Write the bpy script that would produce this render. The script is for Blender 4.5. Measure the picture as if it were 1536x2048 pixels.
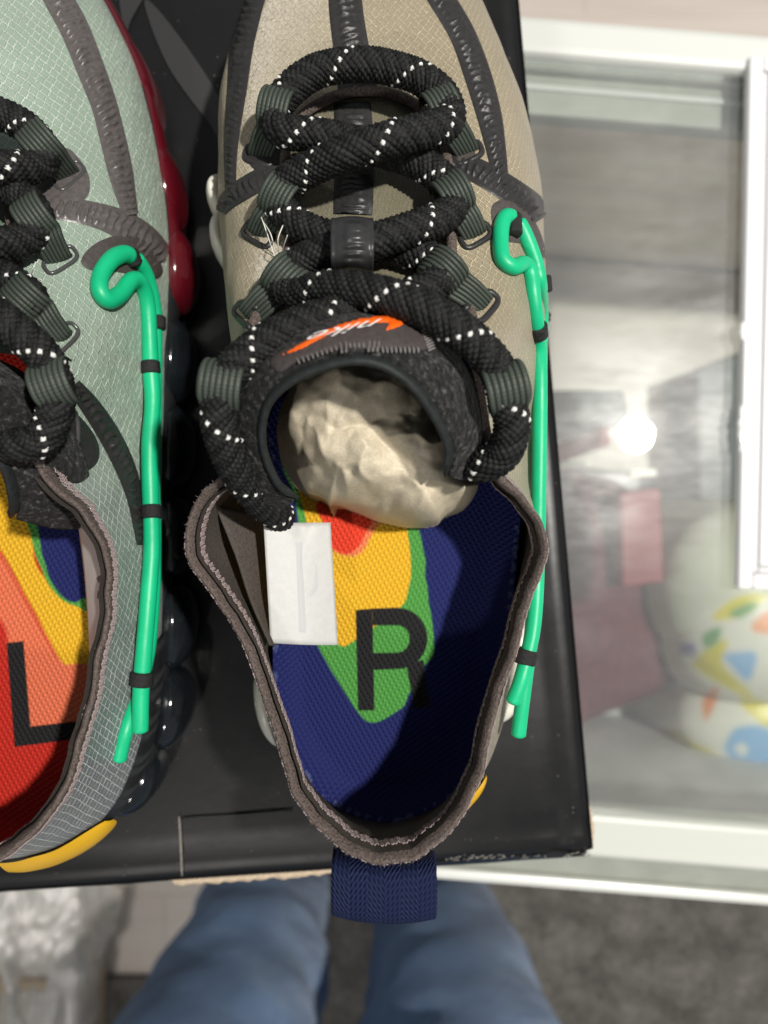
import bpy, bmesh, math, random
import numpy as np
from mathutils import Vector, noise
from mathutils.bvhtree import BVHTree
from mathutils.geometry import delaunay_2d_cdt

for o in list(bpy.data.objects):
    bpy.data.objects.remove(o)
random.seed(7)
rng = np.random.default_rng(7)
SC = bpy.context.scene
COL = SC.collection
S = 0.01            # everything below is written in centimetres, z = 0 is the top of the shoe box lid
F = 1494.0          # focal length of the phone lens in photograph pixels
H = 27.0            # lens height above the lid
sin, cos, pi = math.sin, math.cos, math.pi

# ------------------------------------------------------------------ camera
cd = bpy.data.cameras.new('camera')
cam = bpy.data.objects.new('camera', cd)
COL.objects.link(cam)
cam.location = (0, 0, H * S)
cam.rotation_euler = (0, 0, 0)
cd.sensor_fit = 'VERTICAL'
cd.lens = 5.7
cd.sensor_height = 5.7 * 2048 / F
cd.sensor_width = 5.7 * 1536 / F
cd.clip_start = 0.01
cd.clip_end = 50
cd.dof.use_dof = True
cd.dof.focus_distance = 0.196
cd.dof.aperture_fstop = 5.7 / 2.9
SC.camera = cam

# ------------------------------------------------------------------ light
world = bpy.data.worlds.new('World')
SC.world = world
world.use_nodes = True
bg = world.node_tree.nodes['Background']
bg.inputs[0].default_value = (0.93, 0.97, 1.0, 1)
bg.inputs[1].default_value = 0.19


def lamp(name, loc, power, size, color=(1, 0.96, 0.9)):
    l = bpy.data.lights.new(name, 'AREA')
    l.shape = 'DISK'
    l.size = size * S
    l.energy = power
    l.color = color
    o = bpy.data.objects.new(name, l)
    COL.objects.link(o)
    o.location = Vector(loc) * S
    o.rotation_euler = (0, 0, 0)
    return o


lamp('downlight_and_fill', (81, 25, 187), 54, 10)
lamp('downlight_and_fill', (-45, -150, 187), 13, 14)  # added fill lamp, none seen here; lifts the paper, heel walls and back panel
SC.view_settings.view_transform = 'Standard'
SC.view_settings.look = 'None'
SC.view_settings.exposure = 0.2
SC.view_settings.gamma = 1
SC.render.engine = 'CYCLES'
SC.cycles.max_bounces = 8
SC.cycles.transparent_max_bounces = 12


# ------------------------------------------------------------------ helpers
def P(u, v, z):
    """point in cm at height z that the photograph shows at pixel (u, v)"""
    d = H - z
    return Vector(((u - 768) * d / F, (1024 - v) * d / F, z))


def to_px(p):
    d = H - p[2]
    return 768 + p[0] * F / d, 1024 - p[1] * F / d


def cr(pts, t, closed=False):
    n = len(pts)
    i = int(math.floor(t))
    f = t - i
    if closed:
        a, b, c, d = (np.array(pts[(i + k) % n], float) for k in (-1, 0, 1, 2))
    else:
        if i >= n - 1:
            i, f = n - 2, 1.0
        g = lambda k: np.array(pts[min(max(k, 0), n - 1)], float)
        a, b, c, d = g(i - 1), g(i), g(i + 1), g(i + 2)
        if i == 0: a = 2 * b - c
        if i + 2 > n - 1: d = 2 * c - b
    return 0.5 * ((2 * b) + (-a + c) * f + (2 * a - 5 * b + 4 * c - d) * f * f + (-a + 3 * b - 3 * c + d) * f ** 3)


def resample(pts, step, closed=False):
    """catmull-rom through pts, resampled at even steps"""
    pts = [tuple(p) for p in pts]
    n = len(pts) if closed else len(pts) - 1
    dense = [cr(pts, n * k / (n * 24), closed) for k in range(n * 24 + 1)]
    dense = np.array(dense)
    seg = np.linalg.norm(np.diff(dense, axis=0), axis=1)
    L = np.concatenate([[0], np.cumsum(seg)])
    m = max(2, int(round(L[-1] / step)))
    q = np.linspace(0, L[-1], m + 1)
    out = np.stack([np.interp(q, L, dense[:, k]) for k in range(dense.shape[1])], 1)
    return out[:-1] if closed else out


BASE = {}


def thing(name, label, cat, base=(0, 0, 0), group=None, kind=None):
    o = bpy.data.objects.new(name, None)
    COL.objects.link(o)
    o.location = Vector(base) * S
    o.empty_display_size = 0.02
    o['label'] = label
    o['category'] = cat
    if group: o['group'] = group
    if kind: o['kind'] = kind
    BASE[o] = Vector(base)
    return o


def tag(o, label=None, cat=None, group=None, kind=None):
    if label: o['label'] = label
    if cat: o['category'] = cat
    if group: o['group'] = group
    if kind: o['kind'] = kind
    return o


def mesh(name, verts, faces, m, parent=None, uv=None, col=None, smooth=True, base=None):
    b = BASE[parent] if parent is not None else Vector(base or (0, 0, 0))
    v = (np.array([tuple(p) for p in verts], float) - np.array(b)) * S
    me = bpy.data.meshes.new(name)
    me.from_pydata(v.tolist(), [], [tuple(int(i) for i in f) for f in faces])
    li = np.empty(len(me.loops), np.int32)
    me.loops.foreach_get('vertex_index', li)
    if uv is not None:
        l = me.uv_layers.new(name='UVMap')
        l.data.foreach_set('uv', np.array(uv, np.float32)[li].ravel())
    if col is not None:
        c = np.array(col, np.float32)
        if c.shape[1] == 3: c = np.concatenate([c, np.ones((len(c), 1), np.float32)], 1)
        a = me.color_attributes.new('Col', 'FLOAT_COLOR', 'POINT')
        a.data.foreach_set('color', c.ravel())
    if smooth:
        me.polygons.foreach_set('use_smooth', [True] * len(me.polygons))
    me.materials.append(m)
    me.update()
    o = bpy.data.objects.new(name, me)
    COL.objects.link(o)
    BASE[o] = Vector(b)
    if parent is not None:
        o.parent = parent
    else:
        o.location = Vector(b) * S
    return o


def grid_faces(nu, nv, cu=False, cv=False, flip=False):
    fs = []
    for i in range(nu if cu else nu - 1):
        for j in range(nv if cv else nv - 1):
            a, b = i * nv + j, ((i + 1) % nu) * nv + j
            c, d = ((i + 1) % nu) * nv + (j + 1) % nv, i * nv + (j + 1) % nv
            fs.append((a, d, c, b) if flip else (a, b, c, d))
    return fs


def solid(o, t, off=-1):
    md = o.modifiers.new('solid', 'SOLIDIFY')
    md.thickness = t * S
    md.offset = off
    return o


def bevel(o, w, seg=2):
    md = o.modifiers.new('bevel', 'BEVEL')
    md.width = w * S
    md.segments = seg
    md.limit_method = 'ANGLE'
    return o


def frames(path):
    p = np.array(path, float)
    t = np.gradient(p, axis=0)
    t /= np.linalg.norm(t, axis=1)[:, None] + 1e-12
    n = np.zeros_like(p)
    up = np.array([0, 0, 1.0])
    if abs(t[0] @ up) > 0.9: up = np.array([0, 1.0, 0])
    v = up - t[0] * (up @ t[0])
    n[0] = v / np.linalg.norm(v)
    for i in range(1, len(p)):
        v = n[i - 1] - t[i] * (n[i - 1] @ t[i])
        n[i] = v / (np.linalg.norm(v) + 1e-12)
    return p, t, n, np.cross(t, n)


def tube(name, pts, r, m, parent, step=0.08, nr=14, closed=False, radii=None, cap=True, spl=True):
    path = resample(pts, step, closed) if spl else np.array([tuple(p) for p in pts], float)
    p, t, n, b = frames(path)
    k = len(p)
    rr = np.full(k, r) if radii is None else np.interp(np.linspace(0, 1, k), np.linspace(0, 1, len(radii)), radii)
    if cap and not closed:
        s = np.concatenate([[0], np.cumsum(np.linalg.norm(np.diff(p, axis=0), axis=1))])
        e = np.minimum(s, s[-1] - s)
        q = np.clip(e / (0.3 * r) + 0.15, 0, 1)
        rr = rr * np.sqrt(np.clip(1 - (1 - q) ** 3, 0.0, 1))
        rr[0] = rr[-1] = 0.55 * r
        rr = rr * np.array([1 + 0.05 * nz(x * 0.9, r * 50, 3) + 0.02 * nz(x * 3, 1, r) for x in s])
    th = np.linspace(0, 2 * pi, nr, endpoint=False)
    V = p[:, None] + rr[:, None, None] * (np.cos(th)[None, :, None] * n[:, None] + np.sin(th)[None, :, None] * b[:, None])
    f = grid_faces(k, nr, closed, True)
    if not closed:
        f += [tuple(range(nr)), tuple((k - 1) * nr + j for j in reversed(range(nr)))]
    return mesh(name, V.reshape(-1, 3), f, m, parent)


def box_geo(x0, x1, y0, y1, z0, z1):
    v = [(x, y, z) for x in (x0, x1) for y in (y0, y1) for z in (z0, z1)]
    f = [(0, 1, 3, 2), (4, 6, 7, 5), (0, 4, 5, 1), (2, 3, 7, 6), (0, 2, 6, 4), (1, 5, 7, 3)]
    return v, f


def prism(poly, z0, z1):
    n = len(poly)
    v = [(x, y, z0) for x, y in poly] + [(x, y, z1) for x, y in poly]
    f = [tuple(reversed(range(n))), tuple(range(n, 2 * n))]
    f += [(i, (i + 1) % n, n + (i + 1) % n, n + i) for i in range(n)]
    return v, f


def nz(x, y, z=0.0, s=1.0):
    return noise.noise(Vector((x * s, y * s, z * s)))


# ------------------------------------------------------------------ materials
class NT:
    def __init__(s, name):
        s.m = bpy.data.materials.new(name)
        s.m.use_nodes = True
        s.t = s.m.node_tree
        s.b = s.t.nodes['Principled BSDF']
        s.out = s.t.nodes['Material Output']

    def n(s, typ, **kw):
        nd = s.t.nodes.new(typ)
        for k, v in kw.items():
            if k.startswith('_'): setattr(nd, k[1:], v)
        for k, v in kw.items():
            if not k.startswith('_'): s.put(nd.inputs[k.replace('__', ' ')], v)
        return nd

    def put(s, sock, v):
        if isinstance(v, bpy.types.NodeSocket): s.t.links.new(v, sock)
        else: sock.default_value = v

    def set(s, **kw):
        for k, v in kw.items():
            v = (*v, 1) if isinstance(v, tuple) and len(v) == 3 and k != 'Normal' else v
            s.put(s.b.inputs[k.replace('__', ' ')], v)
        return s

    def math(s, op, a, b=0.0, c=0.0):
        nd = s.t.nodes.new('ShaderNodeMath')
        nd.operation = op
        for i, v in enumerate((a, b, c)): s.put(nd.inputs[i], v)
        return nd.outputs[0]

    def uv(s, sx=1, sy=1, rot=0):
        c = s.t.nodes.new('ShaderNodeTexCoord')
        mp = s.t.nodes.new('ShaderNodeMapping')
        mp.inputs['Scale'].default_value = (sx, sy, 1)
        mp.inputs['Rotation'].default_value = (0, 0, rot)
        s.t.links.new(c.outputs['UV'], mp.inputs[0])
        return mp.outputs[0]

    def obj(s, sc=(1, 1, 1), rot=(0, 0, 0)):
        c = s.t.nodes.new('ShaderNodeTexCoord')
        mp = s.t.nodes.new('ShaderNodeMapping')
        mp.inputs['Scale'].default_value = sc if isinstance(sc, tuple) else (sc, sc, sc)
        mp.inputs['Rotation'].default_value = rot
        s.t.links.new(c.outputs['Object'], mp.inputs[0])
        return mp.outputs[0]

    def noise(s, vec, scale, detail=4, rough=0.6):
        return s.n('ShaderNodeTexNoise', Vector=vec, Scale=scale, Detail=detail, Roughness=rough).outputs[0]

    def ramp(s, fac, stops):
        nd = s.t.nodes.new('ShaderNodeValToRGB')
        e = nd.color_ramp.elements
        while len(e) < len(stops): e.new(0.5)
        for k, (p, c) in enumerate(stops):
            e[k].position = p
            c = (c, c, c) if isinstance(c, (int, float)) else c
            e[k].color = (*c, 1)
        s.put(nd.inputs[0], fac)
        return nd.outputs[0]

    def mix(s, fac, a, b, mode='MIX'):
        nd = s.t.nodes.new('ShaderNodeMix')
        nd.data_type = 'RGBA'
        nd.blend_type = mode
        s.put(nd.inputs[0], fac)
        for i, v in ((6, a), (7, b)):
            s.put(nd.inputs[i], (*v, 1) if isinstance(v, tuple) and len(v) == 3 else v)
        return nd.outputs[2]

    def bump(s, h, dist, strength=1.0, normal=None):
        nd = s.n('ShaderNodeBump', Height=h, Distance=dist * S, Strength=strength)
        if normal is not None: s.put(nd.inputs['Normal'], normal)
        return nd.outputs[0]

    def attr(s, name='Col'):
        nd = s.t.nodes.new('ShaderNodeAttribute')
        nd.attribute_name = name
        return nd.outputs['Color']


M = {}


def ripstop(name, c_cell, c_line, cell, rot, second=None, split=None, boff=0.12):
    t = NT(name)
    uv = t.uv(1, 1, rot)
    wob = t.n('ShaderNodeTexNoise', Vector=uv, Scale=1.3, Detail=2.0).outputs['Color']
    vm = t.n('ShaderNodeVectorMath', _operation='MULTIPLY_ADD')
    t.put(vm.inputs[0], wob); vm.inputs[1].default_value = (0.12, 0.12, 0); t.put(vm.inputs[2], uv)
    br = t.n('ShaderNodeTexBrick', Vector=vm.outputs[0], Color1=(0, 0, 0, 1), Color2=(0.45, 0.45, 0.45, 1), Mortar=(1, 1, 1, 1), Scale=1.0)
    br.inputs['Mortar Size'].default_value = cell * 0.10
    br.inputs['Mortar Smooth'].default_value = 0.6
    br.inputs['Brick Width'].default_value = cell * 1.15
    br.inputs['Row Height'].default_value = cell
    br.offset = boff
    line = br.outputs['Fac']
    fine = t.n('ShaderNodeTexWave', Vector=uv, Scale=9.0, Distortion=1.5, Detail=1.0).outputs[1]
    grain = t.noise(uv, 16, 3, 0.7)
    big = t.noise(uv, 0.35, 3)
    cell_c = c_cell
    line_c = c_line
    if second:
        sep = t.n('ShaderNodeSeparateXYZ', Vector=t.uv())
        msk = t.n('ShaderNodeMapRange', Value=t.math('ADD', sep.outputs[1], t.math('MULTIPLY', big, 6.0)))
        msk.inputs['From Min'].default_value = split[0]
        msk.inputs['From Max'].default_value = split[1]
        cell_c = t.mix(msk.outputs[0], c_cell, second[0])
        line_c = t.mix(msk.outputs[0], c_line, second[1])
    c = t.mix(t.math('MULTIPLY', line, t.ramp(grain, [(0.35, 0.25), (0.62, 1)])), cell_c, line_c)
    c = t.mix(0.55, c, t.ramp(big, [(0.3, 0.72), (0.7, 1.1)]), 'MULTIPLY')
    c = t.mix(0.4, c, t.ramp(grain, [(0.3, 0.6), (0.7, 1.25)]), 'MULTIPLY')
    h = t.math('ADD', t.math('MULTIPLY', line, 1.0), t.math('MULTIPLY', fine, 0.25))
    t.set(Base__Color=c, Roughness=0.36, Specular__IOR__Level=0.7, Normal=t.bump(h, 0.045, 1.0))
    t.set(Sheen__Weight=0.15)
    M[name] = t.m
    return t.m


ripstop('khaki_ripstop', (0.36, 0.30, 0.195), (0.8, 0.71, 0.52), 0.17, 0.72, ((0.2, 0.175, 0.13), (0.7, 0.64, 0.5)), (6.0, -6.0))
ripstop('green_ripstop', (0.34, 0.45, 0.35), (0.85, 0.93, 0.85), 0.23, 0.55, ((0.13, 0.15, 0.155), (0.8, 0.84, 0.85)), (7.0, -3.0))
ripstop('mesh_dark', (0.12, 0.115, 0.105), (0.34, 0.33, 0.29), 0.15, 0.5)
ripstop('tongue_ripstop', (0.2, 0.18, 0.115), (0.36, 0.33, 0.22), 0.1, 0.2)
ripstop('tongue_ripstop_green', (0.13, 0.19, 0.14), (0.3, 0.4, 0.3), 0.1, 0.2)


def simple(name, c, rough=0.5, spec=0.5, nscale=None, nbump=0.0, cvar=0.0, metal=0.0, **kw):
    t = NT(name)
    col = c
    if nscale:
        f = t.noise(t.obj(), nscale, 5, 0.65)
        if cvar:
            col = t.mix(1.0, c, t.ramp(f, [(0.3, 1 - cvar), (0.7, 1 + cvar)]), 'MULTIPLY')
        if nbump:
            t.set(Normal=t.bump(f, nbump))
    t.set(Base__Color=col, Roughness=rough, Specular__IOR__Level=spec, Metallic=metal, **kw)
    M[name] = t.m
    return t.m


simple('overlay_black', (0.028, 0.027, 0.027), 0.36, 0.4, 900, 0.012, 0.25)
simple('overlay_taupe', (0.095, 0.085, 0.083), 0.3, 0.5, 700, 0.012, 0.25)
simple('overlay_brown', (0.062, 0.052, 0.05), 0.55, 0.4, 900, 0.02, 0.25)
simple('rubber_black', (0.016, 0.017, 0.018), 0.36, 0.5, 500, 0.01, 0.2)
simple('leather_edge', (0.016, 0.019, 0.019), 0.6, 0.3, 600, 0.02, 0.3)
simple('lining_dark', (0.07, 0.06, 0.052), 0.8, 0.2, 1500, 0.03, 0.35)
simple('binding_taupe', (0.135, 0.107, 0.095), 0.8, 0.15, 1500, 0.09, 0.6)
simple('stitch_thread', (0.27, 0.215, 0.21), 0.6, 0.3, 1500, 0.0, 0.3)
simple('stitch_light', (0.2, 0.185, 0.18), 0.6, 0.3)
simple('thread_white', (0.75, 0.73, 0.66), 0.5, 0.4)
simple('tie_black', (0.012, 0.012, 0.012), 0.6, 0.4, 1500, 0.05, 0.4)
simple('fuzz', (0.05, 0.05, 0.05), 0.8, 0.2)
simple('ring_metal', (0.06, 0.06, 0.06), 0.25, 0.6)
simple('pod_red', (0.085, 0.004, 0.009), 0.13, 0.6, None, Coat__Weight=0.6)
simple('pod_black', (0.008, 0.01, 0.012), 0.1, 0.5, 60, 0.03, 0.4)
simple('pod_cream', (0.66, 0.64, 0.56), 0.3, 0.5)
simple('clip_yellow', (0.75, 0.42, 0.01), 0.33, 0.5)
simple('orange_print', (0.85, 0.12, 0.005), 0.5, 0.4)
simple('white_print', (0.8, 0.79, 0.76), 0.5, 0.4)
simple('tag_white', (0.47, 0.47, 0.455), 0.5, 0.4, 500, 0.006, 0.05)
simple('tag_print', (0.5, 0.5, 0.5), 0.6, 0.3)
simple('tag_grey_print', (0.12, 0.12, 0.12), 0.6, 0.3)
simple('cardboard_tan', (0.5, 0.4, 0.29), 0.85, 0.2, 900, 0.03, 0.25)

t = NT('rope_braid')
t.set(Base__Color=t.mix(1.0, t.attr(), t.ramp(t.noise(t.obj(), 2600, 3), [(0.3, 0.6), (0.7, 1.45)]), 'MULTIPLY'), Roughness=0.6, Specular__IOR__Level=0.2)
t.set(Normal=t.bump(t.noise(t.obj(), 4200, 2), 0.012, 0.8))
M['rope'] = t.m

t = NT('webbing_green')
uvx = t.uv()
wv = t.n('ShaderNodeTexWave', Vector=t.uv(0.0, 1.0), Scale=4.5, Distortion=0.6).outputs[1]
sx = t.n('ShaderNodeSeparateXYZ', Vector=uvx)
rib = t.math('ABSOLUTE', t.math('SINE', t.math('MULTIPLY', sx.outputs[0], pi * 7)))
wy = t.math('SINE', t.math('MULTIPLY', sx.outputs[1], 75.0))
t.set(Base__Color=t.mix(rib, (0.005, 0.007, 0.006), (0.05, 0.062, 0.05)), Roughness=0.5, Specular__IOR__Level=0.3, Normal=t.bump(wy, 0.004, 0.5))
M['webbing'] = t.m

t = NT('pile_black')
f = t.noise(t.obj(), 620, 4, 0.75)
f2 = t.n('ShaderNodeTexVoronoi', Vector=t.obj(), Scale=520.0).outputs[0]
t.set(Base__Color=t.ramp(f, [(0.35, 0.005), (0.55, 0.018), (0.7, 0.12)]), Roughness=0.8, Specular__IOR__Level=0.15, Normal=t.bump(t.math('ADD', f2, f), 0.10, 1.0), Sheen__Weight=0.06)
M['pile'] = t.m

t = NT('insole_print')
uv = t.uv()
sp = t.n('ShaderNodeSeparateXYZ', Vector=uv)
a = t.math('SINE', t.math('MULTIPLY', t.math('ADD', sp.outputs[0], t.math('MULTIPLY', sp.outputs[1], 0.55)), 2 * pi / 0.17))
b = t.math('SINE', t.math('MULTIPLY', t.math('SUBTRACT', t.math('MULTIPLY', sp.outputs[1], 0.9), t.math('MULTIPLY', sp.outputs[0], 0.62)), 2 * pi / 0.17))
w = t.math('MULTIPLY', t.math('ADD', a, 1), t.math('ADD', b, 1))
gr = t.noise(uv, 26, 2, 0.7)
c = t.mix(0.5, t.attr(), t.ramp(t.math('MULTIPLY', w, 0.25), [(0.0, 0.62), (0.8, 1.3)]), 'MULTIPLY')
c = t.mix(0.45, c, t.ramp(gr, [(0.3, 0.65), (0.7, 1.3)]), 'MULTIPLY')
t.set(Base__Color=c, Roughness=0.75, Specular__IOR__Level=0.25, Normal=t.bump(t.math('ADD', w, t.math('MULTIPLY', gr, 0.7)), 0.016, 0.8))
M['insole'] = t.m

t = NT('cord_green')
t.set(Base__Color=t.mix(0.35, (0.005, 0.47, 0.215), t.ramp(t.noise(t.obj(), 90, 2), [(0.3, 0.75), (0.7, 1.1)]), 'MULTIPLY'), Roughness=0.42, Specular__IOR__Level=0.45,
      Subsurface__Weight=0.25, Subsurface__Scale=0.002, Normal=t.bump(t.noise(t.obj(), 350, 3), 0.012, 0.6))
t.b.inputs['Subsurface Radius'].default_value = (0.4, 1.0, 0.6)
M['cord'] = t.m

t = NT('kraft_paper')
o_ = t.obj()
fib = t.noise(t.obj((1, 1, 1)), 1500, 4, 0.7)
blot = t.noise(o_, 160, 4, 0.6)
fold = t.n('ShaderNodeTexVoronoi', Vector=o_, Scale=95.0, _feature='DISTANCE_TO_EDGE').outputs[0]
vsk = t.noise(o_, 700, 2)
c = t.mix(0.6, (0.56, 0.49, 0.365), t.ramp(blot, [(0.3, 0.82), (0.7, 1.12)]), 'MULTIPLY')
c = t.mix(0.5, c, t.ramp(fib, [(0.32, 0.7), (0.6, 1.12)]), 'MULTIPLY')
t.set(Base__Color=c, Roughness=0.55, Specular__IOR__Level=0.4, Normal=t.bump(t.math('ADD', t.math('MULTIPLY', fib, 0.06), blot), 0.03, 0.5))
M['kraft'] = t.m

t = NT('navy_webbing')
sp = t.n('ShaderNodeSeparateXYZ', Vector=t.uv())
zig = t.math('PINGPONG', sp.outputs[0], 0.42)
ln = t.math('SINE', t.math('MULTIPLY', t.math('ADD', t.math('MULTIPLY', zig, 1.5), t.math('MULTIPLY', sp.outputs[1], 1.0)), 2 * pi / 0.15))
ln2 = t.math('SINE', t.math('MULTIPLY', sp.outputs[0], 2 * pi / 0.11))
hh = t.math('ADD', ln, t.math('MULTIPLY', ln2, 0.6))
t.set(Base__Color=t.mix(t.ramp(t.math('MULTIPLY_ADD', hh, 0.3, 0.5), [(0, 0), (1, 1)]), (0.004, 0.007, 0.028), (0.014, 0.022, 0.07)), Roughness=0.7,
      Specular__IOR__Level=0.15, Normal=t.bump(hh, 0.018, 0.9))
M['navy'] = t.m

t = NT('box_black_card')
o_ = t.obj()
sm = t.noise(t.obj((1, 1, 1)), 14, 5, 0.65)
sc = t.noise(t.obj((40, 400, 40), (0, 0, 0.3)), 1, 4, 0.8)
fn = t.noise(o_, 2400, 2)
dst = t.n('ShaderNodeTexVoronoi', Vector=o_, Scale=420.0)
dmk = t.math('MULTIPLY', t.ramp(dst.outputs[0], [(0.07, 1), (0.13, 0)]), t.ramp(t.noise(o_, 260, 2), [(0.58, 0), (0.64, 1)]))
cb = t.mix(t.ramp(sc, [(0.62, 0), (0.78, 0.35)]), (0.008, 0.008, 0.0085), (0.024, 0.024, 0.024))
t.set(Base__Color=t.mix(t.math('MULTIPLY', dmk, 0.7), cb, (0.2, 0.195, 0.18)), Roughness=t.ramp(sm, [(0.3, 0.26), (0.7, 0.44)]),
      Specular__IOR__Level=0.32, Normal=t.bump(t.math('ADD', t.math('MULTIPLY', fn, 0.04), sm), 0.06, 0.5))
M['box'] = t.m
simple('box_print_grey', (0.03, 0.03, 0.031), 0.45, 0.4)
simple('box_scuff', (0.2, 0.19, 0.17), 0.8, 0.2, 900, 0.02, 0.4)


# ------------------------------------------------------------------ setting: floor, carpet
def wood(name, c1, c2, c3, rot=0.0, sc=1.0):
    t = NT(name)
    o = t.obj((1.6 * sc, 22 * sc, 1), (0, 0, rot))
    o2 = t.obj((0.7 * sc, 6 * sc, 1), (0, 0, rot))
    a = t.noise(o, 1, 6, 0.7)
    b = t.noise(o2, 1, 3, 0.5)
    c = t.ramp(t.math('ADD', t.math('MULTIPLY', a, 0.45), t.math('MULTIPLY', b, 0.55)), [(0.33, c1), (0.5, c2), (0.66, c3)])
    t.set(Base__Color=c, Roughness=0.4, Specular__IOR__Level=0.4, Normal=t.bump(a, 0.05, 0.4))
    M[name] = t.m


wood('floor_wood', (0.62, 0.52, 0.46), (0.76, 0.68, 0.61), (0.85, 0.78, 0.71), 0.08)
wood('shelf_wood', (0.3, 0.25, 0.225), (0.42, 0.38, 0.34), (0.5, 0.46, 0.42), 0.12, 1.4)

t = NT('back_wood')
a = t.noise(t.obj((2, 2, 26), (0, 0, 0)), 1, 6, 0.7)
b = t.noise(t.obj((3, 3, 7), (0, 0, 0)), 1, 3, 0.6)
t.set(Base__Color=t.ramp(t.math('ADD', t.math('MULTIPLY', a, 0.5), t.math('MULTIPLY', b, 0.5)), [(0.35, (0.6, 0.46, 0.39)), (0.5, (0.78, 0.68, 0.58)), (0.65, (0.86, 0.79, 0.7))]), Roughness=0.5)
M['back_wood'] = t.m

t = NT('carpet_grey')
o_ = t.obj()
k = t.noise(o_, 110, 5, 0.75)
k2 = t.noise(o_, 22, 3, 0.6)
t.set(Base__Color=t.ramp(t.math('ADD', t.math('MULTIPLY', k, 0.6), t.math('MULTIPLY', k2, 0.4)), [(0.36, (0.09, 0.083, 0.075)), (0.5, (0.18, 0.168, 0.153)), (0.66, (0.33, 0.31, 0.285))]),
      Roughness=0.95, Specular__IOR__Level=0.1, Normal=t.bump(k, 0.8, 1.0))
M['carpet'] = t.m

FLOOR = -92.0
# wood boards
planks = bpy.data.objects.new('wood_floor', None)
COL.objects.link(planks)
BASE[planks] = Vector((0, 0, FLOOR))
planks.location = Vector((0, 0, FLOOR)) * S
planks['kind'] = 'structure'
planks['label'] = 'pale pinkish laminate wood floor'
for r in range(26):
    y0 = -150 + r * 14.0 + 5
    off = (r * 47) % 90
    for c_ in range(-3, 3):
        x0 = c_ * 90 + off
        v, f = box_geo(x0 + .02, x0 + 89.98, y0 + .02, y0 + 13.98, FLOOR - 1.2, FLOOR)
        bevel(mesh('plank', v, f, M['floor_wood'], planks, smooth=False), 0.05, 1)
# carpet: an L-shaped piece in front of the counter
cv = []
poly = [(-18, -160), (180, -160), (180, -14), (-18, -14)]
v, f = prism([(x, y) for x, y in poly], FLOOR + 0.02, FLOOR + 0.9)
tag(mesh('carpet', v, f, M['carpet'], base=(0, -80, FLOOR), smooth=False), 'dark grey speckled carpet in front of the glass counter', kind='structure')
v, f = prism([(-160, -160), (-18.2, -160), (-18.2, -74), (-160, -72)], FLOOR + 0.02, FLOOR + 0.9)
tag(mesh('doormat', v, f, M['carpet'], base=(-80, -110, FLOOR), smooth=False), 'dark grey mat on the wood floor at bottom left', kind='structure')

# ------------------------------------------------------------------ display case
CA = math.radians(-4.6)
CO = Vector((3.53, -19.6))
CX = Vector((cos(CA), sin(CA)))
CY = Vector((-sin(CA), cos(CA)))
GZ = -13.0


def C(lx, ly, z):
    p = CO + CX * lx + CY * ly
    return Vector((p.x, p.y, z))


def cbox(name, x0, x1, y0, y1, z0, z1, m, parent, bw=0.12):
    v, f = box_geo(x0, x1, y0, y1, z0, z1)
    o = mesh(name, [C(*p) for p in v], f, m, parent, smooth=False)
    if bw: bevel(o, bw, 2)
    return o


t = NT('aluminium_white')
br_ = t.noise(t.obj((2, 60, 60), (0, 0, -CA)), 1, 3)
t.set(Base__Color=t.mix(0.3, (0.58, 0.6, 0.55), t.ramp(br_, [(0.3, 0.85), (0.7, 1.1)]), 'MULTIPLY'), Roughness=0.35, Specular__IOR__Level=0.5)
M['alu'] = t.m
simple('alu_grey', (0.32, 0.335, 0.295), 0.4, 0.5, 60, 0.0, 0.1)
simple('alu_bright', (0.64, 0.655, 0.62), 0.28, 0.6)
simple('case_panel', (0.6, 0.61, 0.6), 0.6, 0.3, 20, 0.0, 0.06)
simple('case_shelf_grey', (0.4, 0.405, 0.41), 0.5, 0.4, 16, 0.0, 0.1)

t = NT('glass_pane')
for nd in (t.b,): t.t.nodes.remove(nd)
tr = t.n('ShaderNodeBsdfTransparent', Color=(0.95, 0.965, 0.95, 1))
g1 = t.n('ShaderNodeBsdfGlossy', Color=(1, 1, 1, 1), Roughness=0.012)
g2 = t.n('ShaderNodeBsdfGlossy', Color=(1, 1, 1, 1), Roughness=0.3)
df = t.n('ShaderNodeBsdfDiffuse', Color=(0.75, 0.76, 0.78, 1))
fr = t.n('ShaderNodeFresnel', IOR=1.5)
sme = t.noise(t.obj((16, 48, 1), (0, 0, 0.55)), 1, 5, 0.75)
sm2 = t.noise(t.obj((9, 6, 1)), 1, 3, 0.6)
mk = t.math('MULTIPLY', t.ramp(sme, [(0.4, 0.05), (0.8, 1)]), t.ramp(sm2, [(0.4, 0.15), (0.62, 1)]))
m1 = t.n('ShaderNodeMixShader', Fac=fr.outputs[0]); t.put(m1.inputs[1], tr.outputs[0]); t.put(m1.inputs[2], g1.outputs[0])
m2 = t.n('ShaderNodeMixShader', Fac=t.math('MULTIPLY_ADD', mk, 0.022, 0.004)); t.put(m2.inputs[1], m1.outputs[0]); t.put(m2.inputs[2], g2.outputs[0])
m3 = t.n('ShaderNodeMixShader', Fac=t.math('MULTIPLY_ADD', mk, 0.08, 0.045)); t.put(m3.inputs[1], m2.outputs[0]); t.put(m3.inputs[2], df.outputs[0])  # fixed white share paints the ceiling's reflected veil; masked share is smears
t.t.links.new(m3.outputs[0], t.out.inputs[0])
M['glass'] = t.m

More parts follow.
